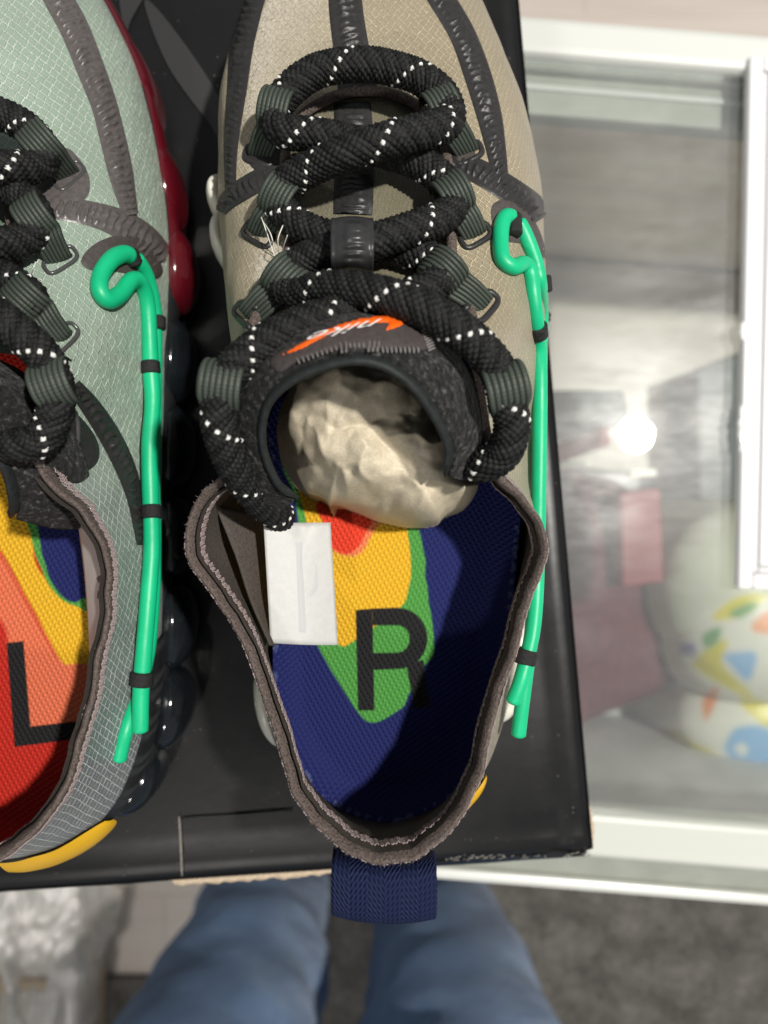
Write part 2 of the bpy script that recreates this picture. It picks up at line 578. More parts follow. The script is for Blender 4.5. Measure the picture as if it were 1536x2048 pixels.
case = thing('display_case', 'glass-topped display counter with white aluminium rails under the black shoe box', 'counter', C(10, 22, FLOOR))
X0, X1, DEP = -75, 75, 46.2
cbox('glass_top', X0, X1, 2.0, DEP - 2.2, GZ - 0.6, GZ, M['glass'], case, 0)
fr_ = cbox('front_rail', X0, X1, 1.75, 4.0, GZ - 2.2, GZ + 0.12, M['alu'], case, 0.25)
# sloping lower face and lip of the front rail
prof = [(1.75, GZ - 0.25), (0.25, GZ - 1.0), (0.2, GZ - 0.8), (-0.12, GZ - 0.75), (-0.15, GZ - 3.0), (1.75, GZ - 3.0)]
vv = [C(x, y, z) for x in (X0, X1) for y, z in prof]
n_ = len(prof)
ff = [(i, (i + 1) % n_, n_ + (i + 1) % n_, n_ + i) for i in range(n_)] + [tuple(range(n_)), tuple(reversed(range(n_, 2 * n_)))]
mesh('rail_slope', vv, ff, M['alu_grey'], fr_, smooth=False)
cbox('rail_lip', X0, X1, -0.45, 0.14, GZ - 3.0, GZ - 0.62, M['alu_bright'], fr_, 0.2)
bk = cbox('back_rail', X0, X1, DEP - 2.1, DEP - 0.1, GZ - 2.0, GZ + 0.5, M['alu_bright'], case, 0.4)
cbox('inner_track', X0, X1, DEP - 4.4, DEP - 2.2, GZ - 2.4, GZ - 1.2, M['alu_grey'], bk, 0.1)
cbox('track_groove', X0, X1, DEP - 3.1, DEP - 2.8, GZ - 1.3, GZ - 1.05, M['case_panel'], bk, 0.05)
SHZ = -46.0
cbox('shelf', X0, X1, 0.5, DEP - 1, SHZ - 1.5, SHZ, M['case_shelf_grey'], case, 0.1)
cbox('shelf_board', X0 + 1, X1 - 1, 25, DEP - 1.5, SHZ + 0.05, SHZ + 1.6, M['shelf_wood'], case, 0.1)
cbox('front_panel', X0, X1, 0.4, 1.3, FLOOR, GZ - 3.0, M['case_panel'], case, 0)
cbox('back_panel', X0, X1, DEP - 1.1, DEP - 0.4, FLOOR, GZ - 2.0, M['back_wood'], case, 0)
cbox('end_panel', X1 - 0.8, X1, 1.4, DEP - 1.2, FLOOR, GZ - 0.7, M['case_panel'], case, 0)
cbox('end_panel', X0, X0 + 0.8, 1.4, DEP - 1.2, FLOOR, GZ - 0.7, M['case_panel'], case, 0)

# ---- goods inside the case
simple('maroon_cloth', (0.12, 0.03, 0.042), 0.8, 0.2, 120, 0.1, 0.25)
simple('red_card', (0.22, 0.022, 0.032), 0.5, 0.4, 60, 0.0, 0.1)
simple('slate_card', (0.16, 0.175, 0.18), 0.6, 0.3, 50, 0.0, 0.15)
simple('figure_white', (0.62, 0.62, 0.55), 0.35, 0.5)
simple('card_white', (0.75, 0.73, 0.66), 0.6, 0.3)


def slab(name, pxs, z0, z1, m, label, cat, bw=0.3, group=None):
    poly = [P(u, v, z1) for u, v in pxs]
    v, f = prism([(p.x, p.y) for p in poly], z0, z1)
    n = len(pxs)
    b = (sum(p.x for p in poly) / n, sum(p.y for p in poly) / n, z0)
    return tag(bevel(mesh(name, v, f, m, base=b, smooth=False), bw, 2), label, cat, group)


mz = -36
maro = [(1050, 940), (1245, 935), (1350, 985), (1430, 1080), (1460, 1250), (1440, 1400), (1200, 1512), (1050, 1560)]
mp = [(P(u, v, mz).x, P(u, v, mz).y) for u, v in maro]
bmv, bmf = [], []
# soft folded cloth: a domed sheet over the outline
mc = np.mean(mp, 0)
rings = 14
outl = resample([(x, y, 0) for x, y in mp], 0.7, True)
for k in range(rings + 1):
    s = k / rings
    for (x, y, _) in outl:
        X, Y = mc[0] + (x - mc[0]) * s, mc[1] + (y - mc[1]) * s
        zz = SHZ + (mz - SHZ) * (1 - s ** 5) + 0.5 * nz(X, Y, 3, 0.25) * (1 - s ** 3) + 0.25 * nz(X, Y, 8, 0.9)
        bmv.append((X, Y, max(zz, SHZ + 0.05)))
mo = mesh('folded_cloth', bmv, grid_faces(rings + 1, len(outl), False, True, True), M['maroon_cloth'], base=(mc[0], mc[1], SHZ))
tag(mo, 'dusty maroon folded cloth lying inside the glass case', 'cloth')
slab('red_reflection_box', [(1240, 985), (1322, 975), (1330, 1165), (1245, 1175)], mz - 2, mz + 2.6, M['red_card'], 'red box on the maroon cloth standing in for a reflection in the glass', 'box', 0.2)  # solid box shaped and coloured in place of a red reflection on the glass
slab('flat_red_packet', [(1110, 890), (1215, 850), (1222, 890), (1110, 930)], SHZ + 0.1, mz + 1, M['red_card'], 'flat red packet beside the shoe box inside the case', 'packet', 0.2)
slab('slate_carton', [(1090, 780), (1250, 780), (1262, 846), (1090, 872)], SHZ + 0.1, -38, M['slate_card'], 'dark slate carton behind the red packet inside the case', 'box', 0.3)
slab('grey_carton', [(1395, 735), (1520, 690), (1530, 1000), (1400, 1000)], SHZ + 0.1, -37, M['slate_card'], 'dark grey carton inside the case next to the white frame', 'box', 0.3)
slab('price_card', [(1122, 922), (1172, 920), (1172, 936), (1122, 938)], mz + 1.05, mz + 1.2, M['card_white'], 'small white price card at the edge of the red packet', 'card', 0.02)
slab('price_card', [(1262, 940), (1312, 938), (1313, 952), (1263, 954)], mz + 2.7, mz + 2.85, M['card_white'], 'small white price card on the red box', 'card', 0.02)

# ---- white figurine with flower print, inside the case
FZ = SHZ + 0.0
fig = thing('figurine', 'rounded white ornament printed with yellow, blue and orange flowers inside the case', 'ornament', (P(1490, 1330, -34).x, P(1490, 1330, -34).y, SHZ))


def inpoly(px, py, poly):
    poly = np.array(poly, float)
    n = len(poly)
    ins = np.zeros(px.shape, bool)
    dist = np.full(px.shape, 1e9)
    for i in range(n):
        x0, y0 = poly[i]; x1, y1 = poly[(i + 1) % n]
        c = ((y0 > py) != (y1 > py)) & (px < (x1 - x0) * (py - y0) / (y1 - y0 + 1e-12) + x0)
        ins ^= c
        dx, dy = x1 - x0, y1 - y0
        tt = np.clip(((px - x0) * dx + (py - y0) * dy) / (dx * dx + dy * dy + 1e-12), 0, 1)
        dist = np.minimum(dist, np.hypot(px - x0 - tt * dx, py - y0 - tt * dy))
    return np.where(ins, -dist, dist)


def smooth_poly(poly, step=3.0):
    return resample([(x, y) for x, y in poly], step, True)


def paint(col, px, py, poly, c, soft=2.0, smooth=True):
    sd = inpoly(px, py, smooth_poly(poly) if smooth else poly)
    a = np.clip(0.5 - sd / soft, 0, 1)[:, None]
    return col * (1 - a) + np.array(c)[None] * a


def blob(name, c, r, parent, m, patches, base, rot=0.0, nu=96, nv=64, power=2.0):
    v = []
    for i in range(nv + 1):
        ph = -pi / 2 + pi * i / nv
        for j in range(nu):
            th = 2 * pi * j / nu
            x, y, z = cos(ph) * cos(th) * r[0], cos(ph) * sin(th) * r[1], sin(ph) * r[2]
            k = 1 + 0.05 * nz(x + c[0], y + c[1], z, 0.25)
            v.append((c[0] + k * (x * cos(rot) - y * sin(rot)), c[1] + k * (x * sin(rot) + y * cos(rot)), c[2] + z * k))
    V = np.array(v)
    col = np.tile(np.array(base), (len(V), 1))
    d = H - V[:, 2]
    px, py = 768 + V[:, 0] * F / d, 1024 - V[:, 1] * F / d
    for poly, cc in patches: col = paint(col, px, py, poly, cc, 8)
    return mesh(name, V, grid_faces(nv + 1, nu, False, True, True), m, parent, col=col)


t = NT('figure_print')
t.set(Base__Color=t.attr(), Roughness=0.35, Specular__IOR__Level=0.5)
M['figp'] = t.m
YEL, BLU, ORA, GRN, VIO, FWH = (0.62, 0.55, 0.02), (0.2, 0.4, 0.66), (0.7, 0.22, 0.04), (0.1, 0.3, 0.08), (0.2, 0.2, 0.45), (0.66, 0.66, 0.58)
pat = [([(1430, 1225), (1480, 1190), (1530, 1185), (1525, 1205), (1470, 1235), (1432, 1240)], YEL), ([(1460, 1225), (1500, 1205), (1515, 1212), (1480, 1235)], GRN),
       ([(1505, 1250), (1530, 1225), (1560, 1230), (1560, 1265), (1515, 1265)], ORA),
       ([(1390, 1320), (1430, 1285), (1455, 1285), (1445, 1330), (1500, 1385), (1480, 1390), (1395, 1340)], YEL), ([(1405, 1270), (1440, 1255), (1435, 1285), (1412, 1295)], GRN),
       ([(1450, 1310), (1510, 1305), (1505, 1350), (1490, 1360), (1465, 1335)], BLU), ([(1360, 1290), (1385, 1285), (1390, 1305), (1365, 1310)], VIO),
       ([(1490, 1400), (1536, 1420), (1560, 1450), (1540, 1460), (1490, 1415)], YEL)]
pat2 = [([(1320, 1475), (1345, 1455), (1375, 1480), (1430, 1510), (1425, 1535), (1380, 1525)], YEL), ([(1450, 1490), (1475, 1455), (1540, 1460), (1570, 1540), (1490, 1555), (1455, 1510)], BLU),
        ([(1470, 1495), (1485, 1488), (1495, 1500), (1483, 1512)], FWH), ([(1405, 1400), (1430, 1375), (1435, 1395), (1412, 1440)], ORA),
        ([(1480, 1390), (1520, 1400), (1560, 1430), (1530, 1440), (1490, 1415)], YEL)]
gx, gy = np.meshgrid(np.linspace(-9.5, 9.5, 150), np.linspace(-14, 12, 190), indexing='ij')
c0 = P(1490, 1290, -33)
zz = np.full(gx.shape, -60.0)
for (u_, v_, zc, rx_, ry_, rz_) in ((1482, 1180, -34, 6.7, 7.2, 5.0), (1492, 1290, -34.5, 6.2, 4.6, 5.2), (1520, 1430, -38, 7.6, 5.2, 4.6)):
    c = P(u_, v_, zc)
    x, y = gx + c0.x - c.x, gy + c0.y - c.y
    r2 = (x / rx_) ** 2 + (y / ry_) ** 2
    h = np.where(r2 < 1, zc + rz_ * np.sqrt(np.clip(1 - r2, 0, 1)), zc - 60 * np.clip(np.sqrt(r2) - 1, 0, 9))
    zz = np.logaddexp(zz * 0.9, h * 0.9) / 0.9
ok = zz > SHZ
zz = np.maximum(zz, SHZ + 0.02)
V = np.stack([gx + c0.x, gy + c0.y, zz], -1).reshape(-1, 3)
d = H - V[:, 2]
px, py = 768 + V[:, 0] * F / d, 1024 - V[:, 1] * F / d
col = np.tile(np.array(FWH), (len(V), 1))
for pl, cc in pat + pat2: col = paint(col, px, py, pl, cc, 14)
col = paint(col, px, py, [(1290, 980), (1600, 950), (1600, 1165), (1480, 1190), (1400, 1235), (1345, 1300), (1290, 1340)], (0.56, 0.58, 0.47), 16)
okf = ok.ravel()
fc_ = [f for f in grid_faces(150, 190) if any(okf[i] for i in f)]
used = sorted({i for f in fc_ for i in f})
rm = {k: n for n, k in enumerate(used)}
mesh('painted_body', V[used], [tuple(rm[i] for i in f) for f in fc_], M['figp'], fig, col=col[used])

# ---- white frame standing on the glass
fz0, fz1 = GZ + 0.14, GZ + 0.8
frm = thing('picture_frame', 'white plastic frame lying on the glass at the right edge', 'frame', P(1520, 650, fz0))
simple('frame_white', (0.78, 0.78, 0.79), 0.25, 0.5)
simple('frame_groove', (0.64, 0.64, 0.66), 0.4, 0.5)
q0, q1 = P(1500, 110, fz1), P(1477, 1178, fz1)
ax = (q0 - q1).normalized()
rx = Vector((ax.y, -ax.x, 0))
Lf = (q0 - q1).length


def fbar(name, a0, a1, b0, b1, z0, z1, m, parent, bw=0.15):
    pts = [q1 + rx * a + ax * b for a, b in ((a0, b0), (a1, b0), (a1, b1), (a0, b1))]
    v, f = prism([(p.x, p.y) for p in pts], z0, z1)
    return bevel(mesh(name, v, f, m, parent, smooth=False), bw, 3)


fw, FW = 0.75, 5.5
fbar('frame_bar', 0, fw, 0, Lf, fz0, fz1, M['frame_white'], frm)
fbar('frame_bar', FW - fw, FW, 0, Lf, fz0, fz1, M['frame_white'], frm)
fbar('frame_bar', fw + .01, FW - fw - .01, 0, fw * 1.1, fz0, fz1, M['frame_white'], frm)
fbar('frame_bar', fw + .01, FW - fw - .01, Lf - fw, Lf, fz0, fz1, M['frame_white'], frm)
fbar('inner_bead', fw + .02, fw + 0.34, fw * 1.1 + .02, Lf - fw - .02, fz0, fz1 - 0.18, M['frame_groove'], frm, 0.1)
fbar('inner_bead', fw + .36, FW - fw - .02, fw * 1.1 + .02, fw * 1.1 + .34, fz0, fz1 - 0.18, M['frame_groove'], frm, 0.1)
fbar('mount_board', fw + .4, FW - fw - .1, fw * 1.1 + .4, Lf - fw - .1, fz0, fz1 - 0.12, M['frame_white'], frm, 0.1)
# white glossy lumps standing in for lamp reflections on the frame's edge
t = NT('glint_white')
t.set(Base__Color=(0.95, 0.95, 0.95), Roughness=0.15, Specular__IOR__Level=0.8)
M['glint'] = t.m
for (v0, v1, w_) in ((645, 680, 0.5), (812, 905, 0.55)):
    vv = []
    nn = 22
    for i in range(nn):
        s = v0 + (v1 - v0) * i / (nn - 1)
        u_ = 1487 - (s - 645) * 0.01
        for j in range(9):
            a = pi * j / 8
            c0 = P(u_, s, fz1 - 0.15)
            rad = w_ * (0.5 + 0.25 * nz(i * 0.6, j * 0.7, v0)) * (0.5 + 0.5 * sin(pi * (i + 0.5) / nn))
            vv.append(c0 + rx * (-cos(a) * rad * 1.0) + Vector((0, 0, sin(a) * rad * 0.8)))
    mesh('glint_lump', vv, grid_faces(nn, 9, flip=True), M['glint'], frm)

# ------------------------------------------------------------------ shoe box
fr0 = P(1190, 1708, 0)
ux = Vector((-cos(math.radians(3.9)), -sin(math.radians(3.9)), 0))
uy = Vector((-sin(math.radians(5.0)), cos(math.radians(5.0)), 0))
BW, BL = 33.0, 40.0
sb = thing('shoe_box', 'glossy black cardboard shoe box carrying both sneakers on the counter', 'box', fr0 + ux * 16 + uy * 18 + Vector((0, 0, GZ + 0.02)))


def BX(a, b, z):
    p = fr0 + ux * a + uy * b
    return Vector((p.x, p.y, z))


# lid top: gently wavy sheet with a soft pressed fold near the right and front edges
nx, ny = 90, 110
lv = []
for i in range(nx + 1):
    for j in range(ny + 1):
        a, b = BW * i / nx, BL * j / ny
        z = -0.05 + 0.05 * nz(a, b, 1, 0.12)
        z -= 0.16 * math.exp(-((a - 1.35) / 0.28) ** 2) * (0.6 + 0.4 * nz(b, 2, 2, 0.3))
        z -= 0.06 * math.exp(-((b - 1.0) / 0.25) ** 2)
        for e in (a, b, BW - a, BL - b):
            z -= 0.18 * max(0, 1 - e / 0.25) ** 2
        lv.append(BX(a, b, min(z, -0.005)))
lid = mesh('lid', lv, grid_faces(nx + 1, ny + 1, flip=True), M['box'], sb)
mdl = lid.modifiers.new('solid', 'SOLIDIFY'); mdl.thickness = 0.3 * S; mdl.offset = -1 if True else 1


def flap(name, a0, a1, b0, b1, flare, drop, m, seg=40):
    v = []
    for i in range(seg + 1):
        s = i / seg
        a, b = a0 + (a1 - a0) * s, b0 + (b1 - b0) * s
        w = 0.04 * nz(a, b, 5, 0.5)
        for (o, z) in ((0, -0.2), (flare * 0.5 + w, -0.2 - drop * 0.35), (flare + w, -0.2 - drop), (flare - 0.25 + w, -0.2 - drop), (flare * 0.5 - 0.3 + w, -0.5 - drop * 0.3), (-0.3, -0.4)):
            if b0 == b1: v.append(BX(a, b - o if b0 == 0 else b + o, z))
            else: v.append(BX(a - o if a0 == 0 else a + o, b, z))
    f = grid_faces(seg + 1, 6, False, True)
    return mesh(name, v, f, m, sb, smooth=False)


flap('lid_side', 0, 0, 0.1, BL, 0.05, 2.8, M['box'])
flap('lid_side', BW, BW, 0, BL, 0.05, 2.8, M['box'])
flap('lid_side', 0.25, 8.9, 0, 0, 0.62, 1.0, M['box'])
flap('lid_side', 15.6, BW, 0, 0, 0.35, 1.0, M['box'])
tn = flap('torn_flap', 8.95, 15.55, 0, 0, 0.18, 0.6, M['box'])
# exposed cardboard along the torn edge and at the front right corner
tv = []
for i in range(61):
    a = 9.0 + 6.4 * i / 60
    j = 0.12 * nz(a * 2.1, 1.7, 0) + 0.05 * nz(a * 9, 4, 1)
    for (o, z) in ((0.06, -0.30), (0.30 + j, -0.42), (0.30 + j, -0.5), (0.06, -0.5)):
        tv.append(BX(a, -o, z))
mesh('exposed_edge', tv, grid_faces(61, 4, False, True), M['cardboard_tan'], tn)
tv = []
for i in range(21):
    b = 0.1 + 1.6 * i / 20
    j = 0.1 * sin(pi * i / 20) + 0.05 * nz(b * 5, 3.1, 0)
    for (o, z) in ((-0.05, -0.25), (0.02 + j, -0.3), (0.02 + j, -0.7), (-0.05, -0.7)):
        tv.append(BX(-o, b, z))
mesh('worn_corner', tv, grid_faces(21, 4, False, True), M['cardboard_tan'], sb)
# slit of the folded lid
for pts in ([(358, 1632), (361, 1680), (364, 1752)], ):
    tube('fold_slit', [P(u, v, 0.02) for u, v in pts], 0.045, M['box_scuff'], lid, 0.2, 6)
tube('fold_seam', [P(364, 1636, 0.0), P(470, 1630, 0.0), P(585, 1620, 0.0)], 0.035, M['rubber_black'], lid, 0.3, 6)
v, f = prism([(BX(a, b, 0).x, BX(a, b, 0).y) for a, b in ((0.5, 0.6), (BW - 0.5, 0.6), (BW - 0.5, BL - 0.5), (0.5, BL - 0.5))], GZ + 0.02, -0.55)
f = [tuple(reversed(q)) for q in f]
mesh('base', v, f, M['box'], sb, smooth=False)
# dark grey print on the lid
for pol in ([(288, 0), (345, 55), (440, 200), (452, 300), (420, 250), (335, 130)], [(240, -40), (300, -40), (262, 40), (250, 70)], [(330, 690), (400, 740), (432, 830), (395, 770), (340, 720)]):
    sp_ = smooth_poly(pol, 10)
    vv = [P(u, v, 0.012) for u, v in sp_]
    mesh('lid_print', vv, [tuple(range(len(vv)))], M['box_print_grey'], lid, smooth=False)
# white scuffs along the front crease
for k in range(60):
    u0 = random.uniform(890, 1180) if k < 46 else random.uniform(935, 990)
    vb = 1718 - (u0 - 890) * 0.035 + random.gauss(0, 2.5)
    l = random.uniform(2, 9)
    pts = [P(u0, vb, -0.02), P(u0 + l, vb - 0.3 * l * random.random(), -0.02)]
    tube('scuff', pts, random.uniform(0.012, 0.03), M['box_scuff'], lid, 0.05, 5)


# ------------------------------------------------------------------ sneakers
class Shell:
    def __init__(s, stations, toe_c):
        """stations: list of (T (x,y,z), B (x,y,z), w)"""
        s.st = stations
        s.n = len(stations)
        NA, NTV = 360, 48
        s.NA, s.NT = NA, NTV
        B = np.array([st[1] for st in stations]); T = np.array([st[0] for st in stations]); W = np.array([[st[2]] for st in stations])
        V = np.zeros((NA, NTV, 3))
        s.Tc = np.zeros((NA, 3)); s.Bc = np.zeros((NA, 3)); s.out = np.zeros((NA, 3))
        for i in range(NA):
            a = s.n * i / NA
            b, t, w = cr(B, a, True), cr(T, a, True), float(np.clip(cr(W, a, True)[0], 0, 1))
            b2 = cr(B, a + 0.05, True)
            tg = b2 - b
            o = np.array([tg[1], -tg[0], 0]); o /= np.linalg.norm(o)
            kk_ = (1 - w) ** 2
            t = t + o * kk_ * (0.10 * nz(t[0], t[1], 2.2, 0.8) + 0.05 * nz(t[0], t[1], 7.2, 2.1)) + np.array([0, 0, kk_ * (0.16 * nz(t[0], t[1], 4.2, 0.7) + 0.07 * nz(t[0], t[1], 1.2, 1.8))])
            dz = t[2] - b[2]
            p1 = b + o * (0.25 + 0.25 * (1 - w)) + np.array([0, 0, dz * (0.35 + 0.38 * w)])
            hz = (b - t) * np.array([1, 1, 0])
            p2 = t + hz * 0.5 * w + np.array([0, 0, -dz * (0.38 * (1 - w)) - 0.06 * w])
            s.Tc[i], s.Bc[i], s.out[i] = t, b, o
            for j in range(NTV):
                k = j / (NTV - 1)
                V[i, j] = (1 - k) ** 3 * b + 3 * (1 - k) ** 2 * k * p1 + 3 * (1 - k) * k * k * p2 + k ** 3 * t
        # soft wrinkles
        for i in range(NA):
            for j in range(NTV):
                k = j / (NTV - 1)
                d = 0.05 * nz(V[i, j, 0], V[i, j, 1], V[i, j, 2], 0.55) + 0.02 * nz(V[i, j, 0], V[i, j, 1], V[i, j, 2] + 9, 1.6)
                V[i, j] += s.out[i] * d * sin(pi * k) + np.array([0, 0, d * sin(pi * k)])
        s.V = V
        s.faces = grid_faces(NA, NTV, True, False)
        du = np.roll(V, -1, 0) - np.roll(V, 1, 0)
        dv = np.gradient(V, axis=1)
        N = np.cross(du, dv)
        N /= np.linalg.norm(N, axis=2)[:, :, None] + 1e-9
        s.N = N
        s.bvh = BVHTree.FromPolygons([Vector(p) for p in V.reshape(-1, 3)], s.faces)
        xc = float(np.mean(V[:, 0, 0]))
        X = V[:, :, 0]
        s.uv = np.stack([X - (V[:, :, 2] - 6.1) * np.tanh((X - xc) / 1.5), V[:, :, 1]], -1).reshape(-1, 2)

    def at(s, i, r, off):
        i0, r0 = int(math.floor(i)), int(r)
        a, b = i - i0, r - r0
        g = lambda A: (A[i0 % s.NA, r0] * (1 - a) + A[(i0 + 1) % s.NA, r0] * a) * (1 - b) + (A[i0 % s.NA, r0 + 1] * (1 - a) + A[(i0 + 1) % s.NA, r0 + 1] * a) * b
        return g(s.V) + g(s.N) * off

    def hit(s, u, v, off=0.03, bvh=None, zf=4.0):
        o = Vector((0, 0, H))
        d = Vector(((u - 768) / F, -(v - 1024) / F, -1)).normalized()
        loc, nr, _, _ = (bvh or s.bvh).ray_cast(o, d)
        if loc is None or loc.z < 1.5:
            loc, nr, _, _ = (bvh or s.bvh).find_nearest(P(u, v, zf))
        if nr.z < 0 and abs(nr.z) > 0.05: nr = -nr
        return np.array(loc + nr * off), np.array(nr)


def band(name, sh, pts, m, parent, emb=0.10, off=0.035, na=17, pitch=0.22, bvh=None, zf=4.0, seed=0, mask=0.62, step=3.0):
    """bonded overlay strip following (u, v, width in px) over a surface, with embossed squiggles"""
    path = resample(pts, step)
    tg = np.gradient(path[:, :2], axis=0)
    tg /= np.linalg.norm(tg, axis=1)[:, None]
    nn = np.stack([-tg[:, 1], tg[:, 0]], 1)
    V, UV = [], []
    for i, (u, v, w) in enumerate(path):
        s = i * step / 66.0
        for j in range(na):
            c = -1 + 2 * j / (na - 1)
            edge = 1 - abs(c) ** 12
            ph = 2 * pi * s / pitch + 2.4 * nz(s * 2.4, c * 1.6, seed, 1.0) + 1.2 * sin(c * 2.5 + seed + s) + 3 * nz(s * 0.7, seed + 5, 0)
            hgt = max(0.0, sin(ph) + 0.15) ** 0.7 * max(0, 1 - (abs(c) / mask) ** 4) * (0.7 + 1.1 * nz(s * 2.3, c * 2.0, seed + 3))
            p, n = sh.hit(u + nn[i, 0] * c * w / 2, v + nn[i, 1] * c * w / 2, off * (0.25 + 0.75 * edge) + emb * max(0, hgt), bvh, zf)
            V.append(p); UV.append((c, s))
    return mesh(name, V, grid_faces(len(path), na, flip=False), m, parent, uv=UV)


def drape(name, sh, poly, m, parent, off=0.03, bvh=None, zf=4.0, grid=7, smooth=True, soft=5.0, dome=0.0):
    sp_ = smooth_poly(poly, 5) if smooth else np.array(poly, float)
    mn, mx = sp_.min(0), sp_.max(0)
    pts = [Vector((x, y)) for x, y in sp_]
    gx, gy = np.meshgrid(np.arange(mn[0], mx[0], grid), np.arange(mn[1], mx[1], grid))
    gx, gy = gx.ravel(), gy.ravel()
    sd = inpoly(gx, gy, sp_)
    inn = [(x, y) for x, y, d in zip(gx, gy, sd) if d < -grid * 0.45]
    pts += [Vector(p) for p in inn]
    vo, _, fo, _, _, _ = delaunay_2d_cdt(pts, [], [list(range(len(sp_)))], 1, 1e-4)
    arr = np.array([tuple(p) for p in vo])
    sd = inpoly(arr[:, 0], arr[:, 1], sp_)
    V = []
    for (u, v), d in zip(arr, sd):
        k = min(1.0, max(0.0, -d / soft))
        V.append(sh.hit(u, v, off * (0.3 + 0.7 * k) + dome * k, bvh, zf)[0])
    fs = [tuple(reversed(f)) for f in fo]
    return mesh(name, V, fs, m, parent, uv=arr / 66.0)


def rope(name, pts, R, parent, tracer=(0,)):
    N_, L_ = 12, 0.16
    path = resample(pts, L_ / 5.5)
    p, t, n, b = frames(path)
    k, nr = len(p), 96
    s = np.concatenate([[0], np.cumsum(np.linalg.norm(np.diff(p, axis=0), axis=1))])
    th = np.linspace(0, 1, nr, endpoint=False)
    Sg, Th = np.meshgrid(s, th, indexing='ij')
    pp, qq = N_ * Th + Sg / L_, N_ * Th - Sg / L_
    ip, iq = np.floor(pp), np.floor(qq)
    fp, fq = pp - ip, qq - iq
    over = ((ip + iq) % 2) == 0
    ac = np.where(over, fp, fq); al = np.where(over, fq, fp)
    h = np.sqrt(np.clip(1 - (2 * ac - 1) ** 2, 0, 1)) * (0.45 + 0.55 * np.sin(pi * al))
    wob = np.array([[nz(x * 1.3, 7.7, 0) for x in s]]).T * 0.02
    jit = np.array([[noise.noise(Vector((a * 3.1, bb * 2.7, 1.3))) for bb in th * 12] for a in s[::6]])
    jit = np.repeat(jit, 6, 0)[:k] * 0.018
    rad = R * (0.885 + wob) + 0.085 * h + jit
    e = np.minimum(s, s[-1] - s)
    rad = rad * np.sqrt(np.clip(e / 0.3, 0.15, 1))[:, None]
    ang = 2 * pi * Th
    V = p[:, None] + rad[:, :, None] * (np.cos(ang)[:, :, None] * n[:, None] + np.sin(ang)[:, :, None] * b[:, None])
    white = over & np.isin(ip % N_, tracer) & (np.abs(ac - 0.5) < 0.38) & (np.abs(al - 0.5) < 0.34)
    var = 0.010 + 0.006 * np.sin(ip * 12.9 + iq * 4.3)
    col = np.where(white[:, :, None], np.array([0.78, 0.78, 0.74]), np.stack([var * 0.97, var, var * 1.02], -1))
    f = grid_faces(k, nr, False, True)
    f += [tuple(range(nr)), tuple((k - 1) * nr + j for j in reversed(range(nr)))]
    ro = mesh(name, V.reshape(-1, 3), f, M['rope'], parent, col=col.reshape(-1, 3))
    fv, ffz = [], []
    for _ in range(int(s[-1] * 34)):
        i, j = int(rng.integers(2, k - 2)), int(rng.integers(0, nr))
        p0 = V[i, j]
        o = p0 - p[i]
        dd = o / np.linalg.norm(o) * rng.uniform(0.2, 1.0) + rng.normal(0, 0.8, 3)
        dd = dd / np.linalg.norm(dd) * rng.uniform(0.05, 0.15)
        w_ = np.cross(dd, rng.normal(0, 1, 3)); w_ = w_ / np.linalg.norm(w_) * 0.006
        n0 = len(fv)
        fv += [p0 - w_, p0 + w_, p0 + dd]
        ffz.append((n0, n0 + 1, n0 + 2))
    tag(mesh('lace_fuzz', fv, ffz, M['fuzz'], ro), kind='stuff')
    return ro


def lace_loop(sh, c, e, o_dir, parent, R=0.44, width=0.8, ring=True, ring_m='ring_metal', phi0=215, phi1=8, tail=True, rw=0.46, roff=0.03, rr=0.055):
    """ribbed webbing loop holding the lace at c and sewn into the upper at pixel e"""
    c = np.array(P(*c))
    o = np.array([o_dir[0], -o_dir[1], 0.0]); o /= np.linalg.norm(o)
    w = np.array([-o[1], o[0], 0.0])
    up = np.array([0, 0, 1.0])
    r = R + 0.07
    prof = [c + r * (cos(math.radians(a)) * o + sin(math.radians(a)) * up) for a in np.linspace(phi0, phi1, 14)]
    ep, en = sh.hit(e[0], e[1], 0.0)
    wend = 0.8
    if tail:
        prof += [prof[-1] * 0.55 + ep * 0.45 + up * 0.10, ep + up * 0.05, ep - up * 0.12]
    path = resample(prof, 0.07)
    p = path
    t = np.gradient(p, axis=0); t /= np.linalg.norm(t, axis=1)[:, None]
    na = 43
    V, UV = [], []
    s = 0
    for i in range(len(p)):
        nrm = np.cross(w, t[i]); nrm /= np.linalg.norm(nrm)
        nrm = -nrm if nrm @ (p[i] - c) < 0 else nrm
        k = i / (len(p) - 1)
        ww = width * (1 - (1 - wend) * max(0, (k - 0.6) / 0.4))
        for j in range(na):
            q = -1 + 2 * j / (na - 1)
            ribh = abs(sin(pi * (q + 1) / 2 * 7))
            V.append(p[i] + w * q * ww / 2 + nrm * (0.045 * ribh ** 0.8 + 0.01 * nz(i * 0.3, j * 0.2, 2) - 0.03 * q * q))
            UV.append(((q + 1) / 2, i * 0.07))
    ob = mesh('lace_loop', V, grid_faces(len(p), na), M['webbing'], parent, uv=UV)
    solid(ob, 0.05, 0)
    if ring:
        # moulded eyelet rim: a rounded U around the slot
        rp = []
        od = o_dir / np.linalg.norm(o_dir) if isinstance(o_dir, np.ndarray) else np.array(o_dir) / np.hypot(*o_dir)
        wd = np.array([-od[1], od[0]])
        sc = F / (H - ep[2])
        for k in range(28):
            a = 2 * pi * k / 28
            x, y = cos(a), sin(a)
            x = math.copysign(abs(x) ** 0.55, x); y = math.copysign(abs(y) ** 0.55, y)
            uu = np.array(e) + wd * x * rw * sc + od * (y * 0.22 + 0.02) * sc
            rp.append(sh.hit(uu[0], uu[1], roff)[0])
        tube('eyelet', rp, rr, M[ring_m], ob, 0.08, 8, True)
    return ob


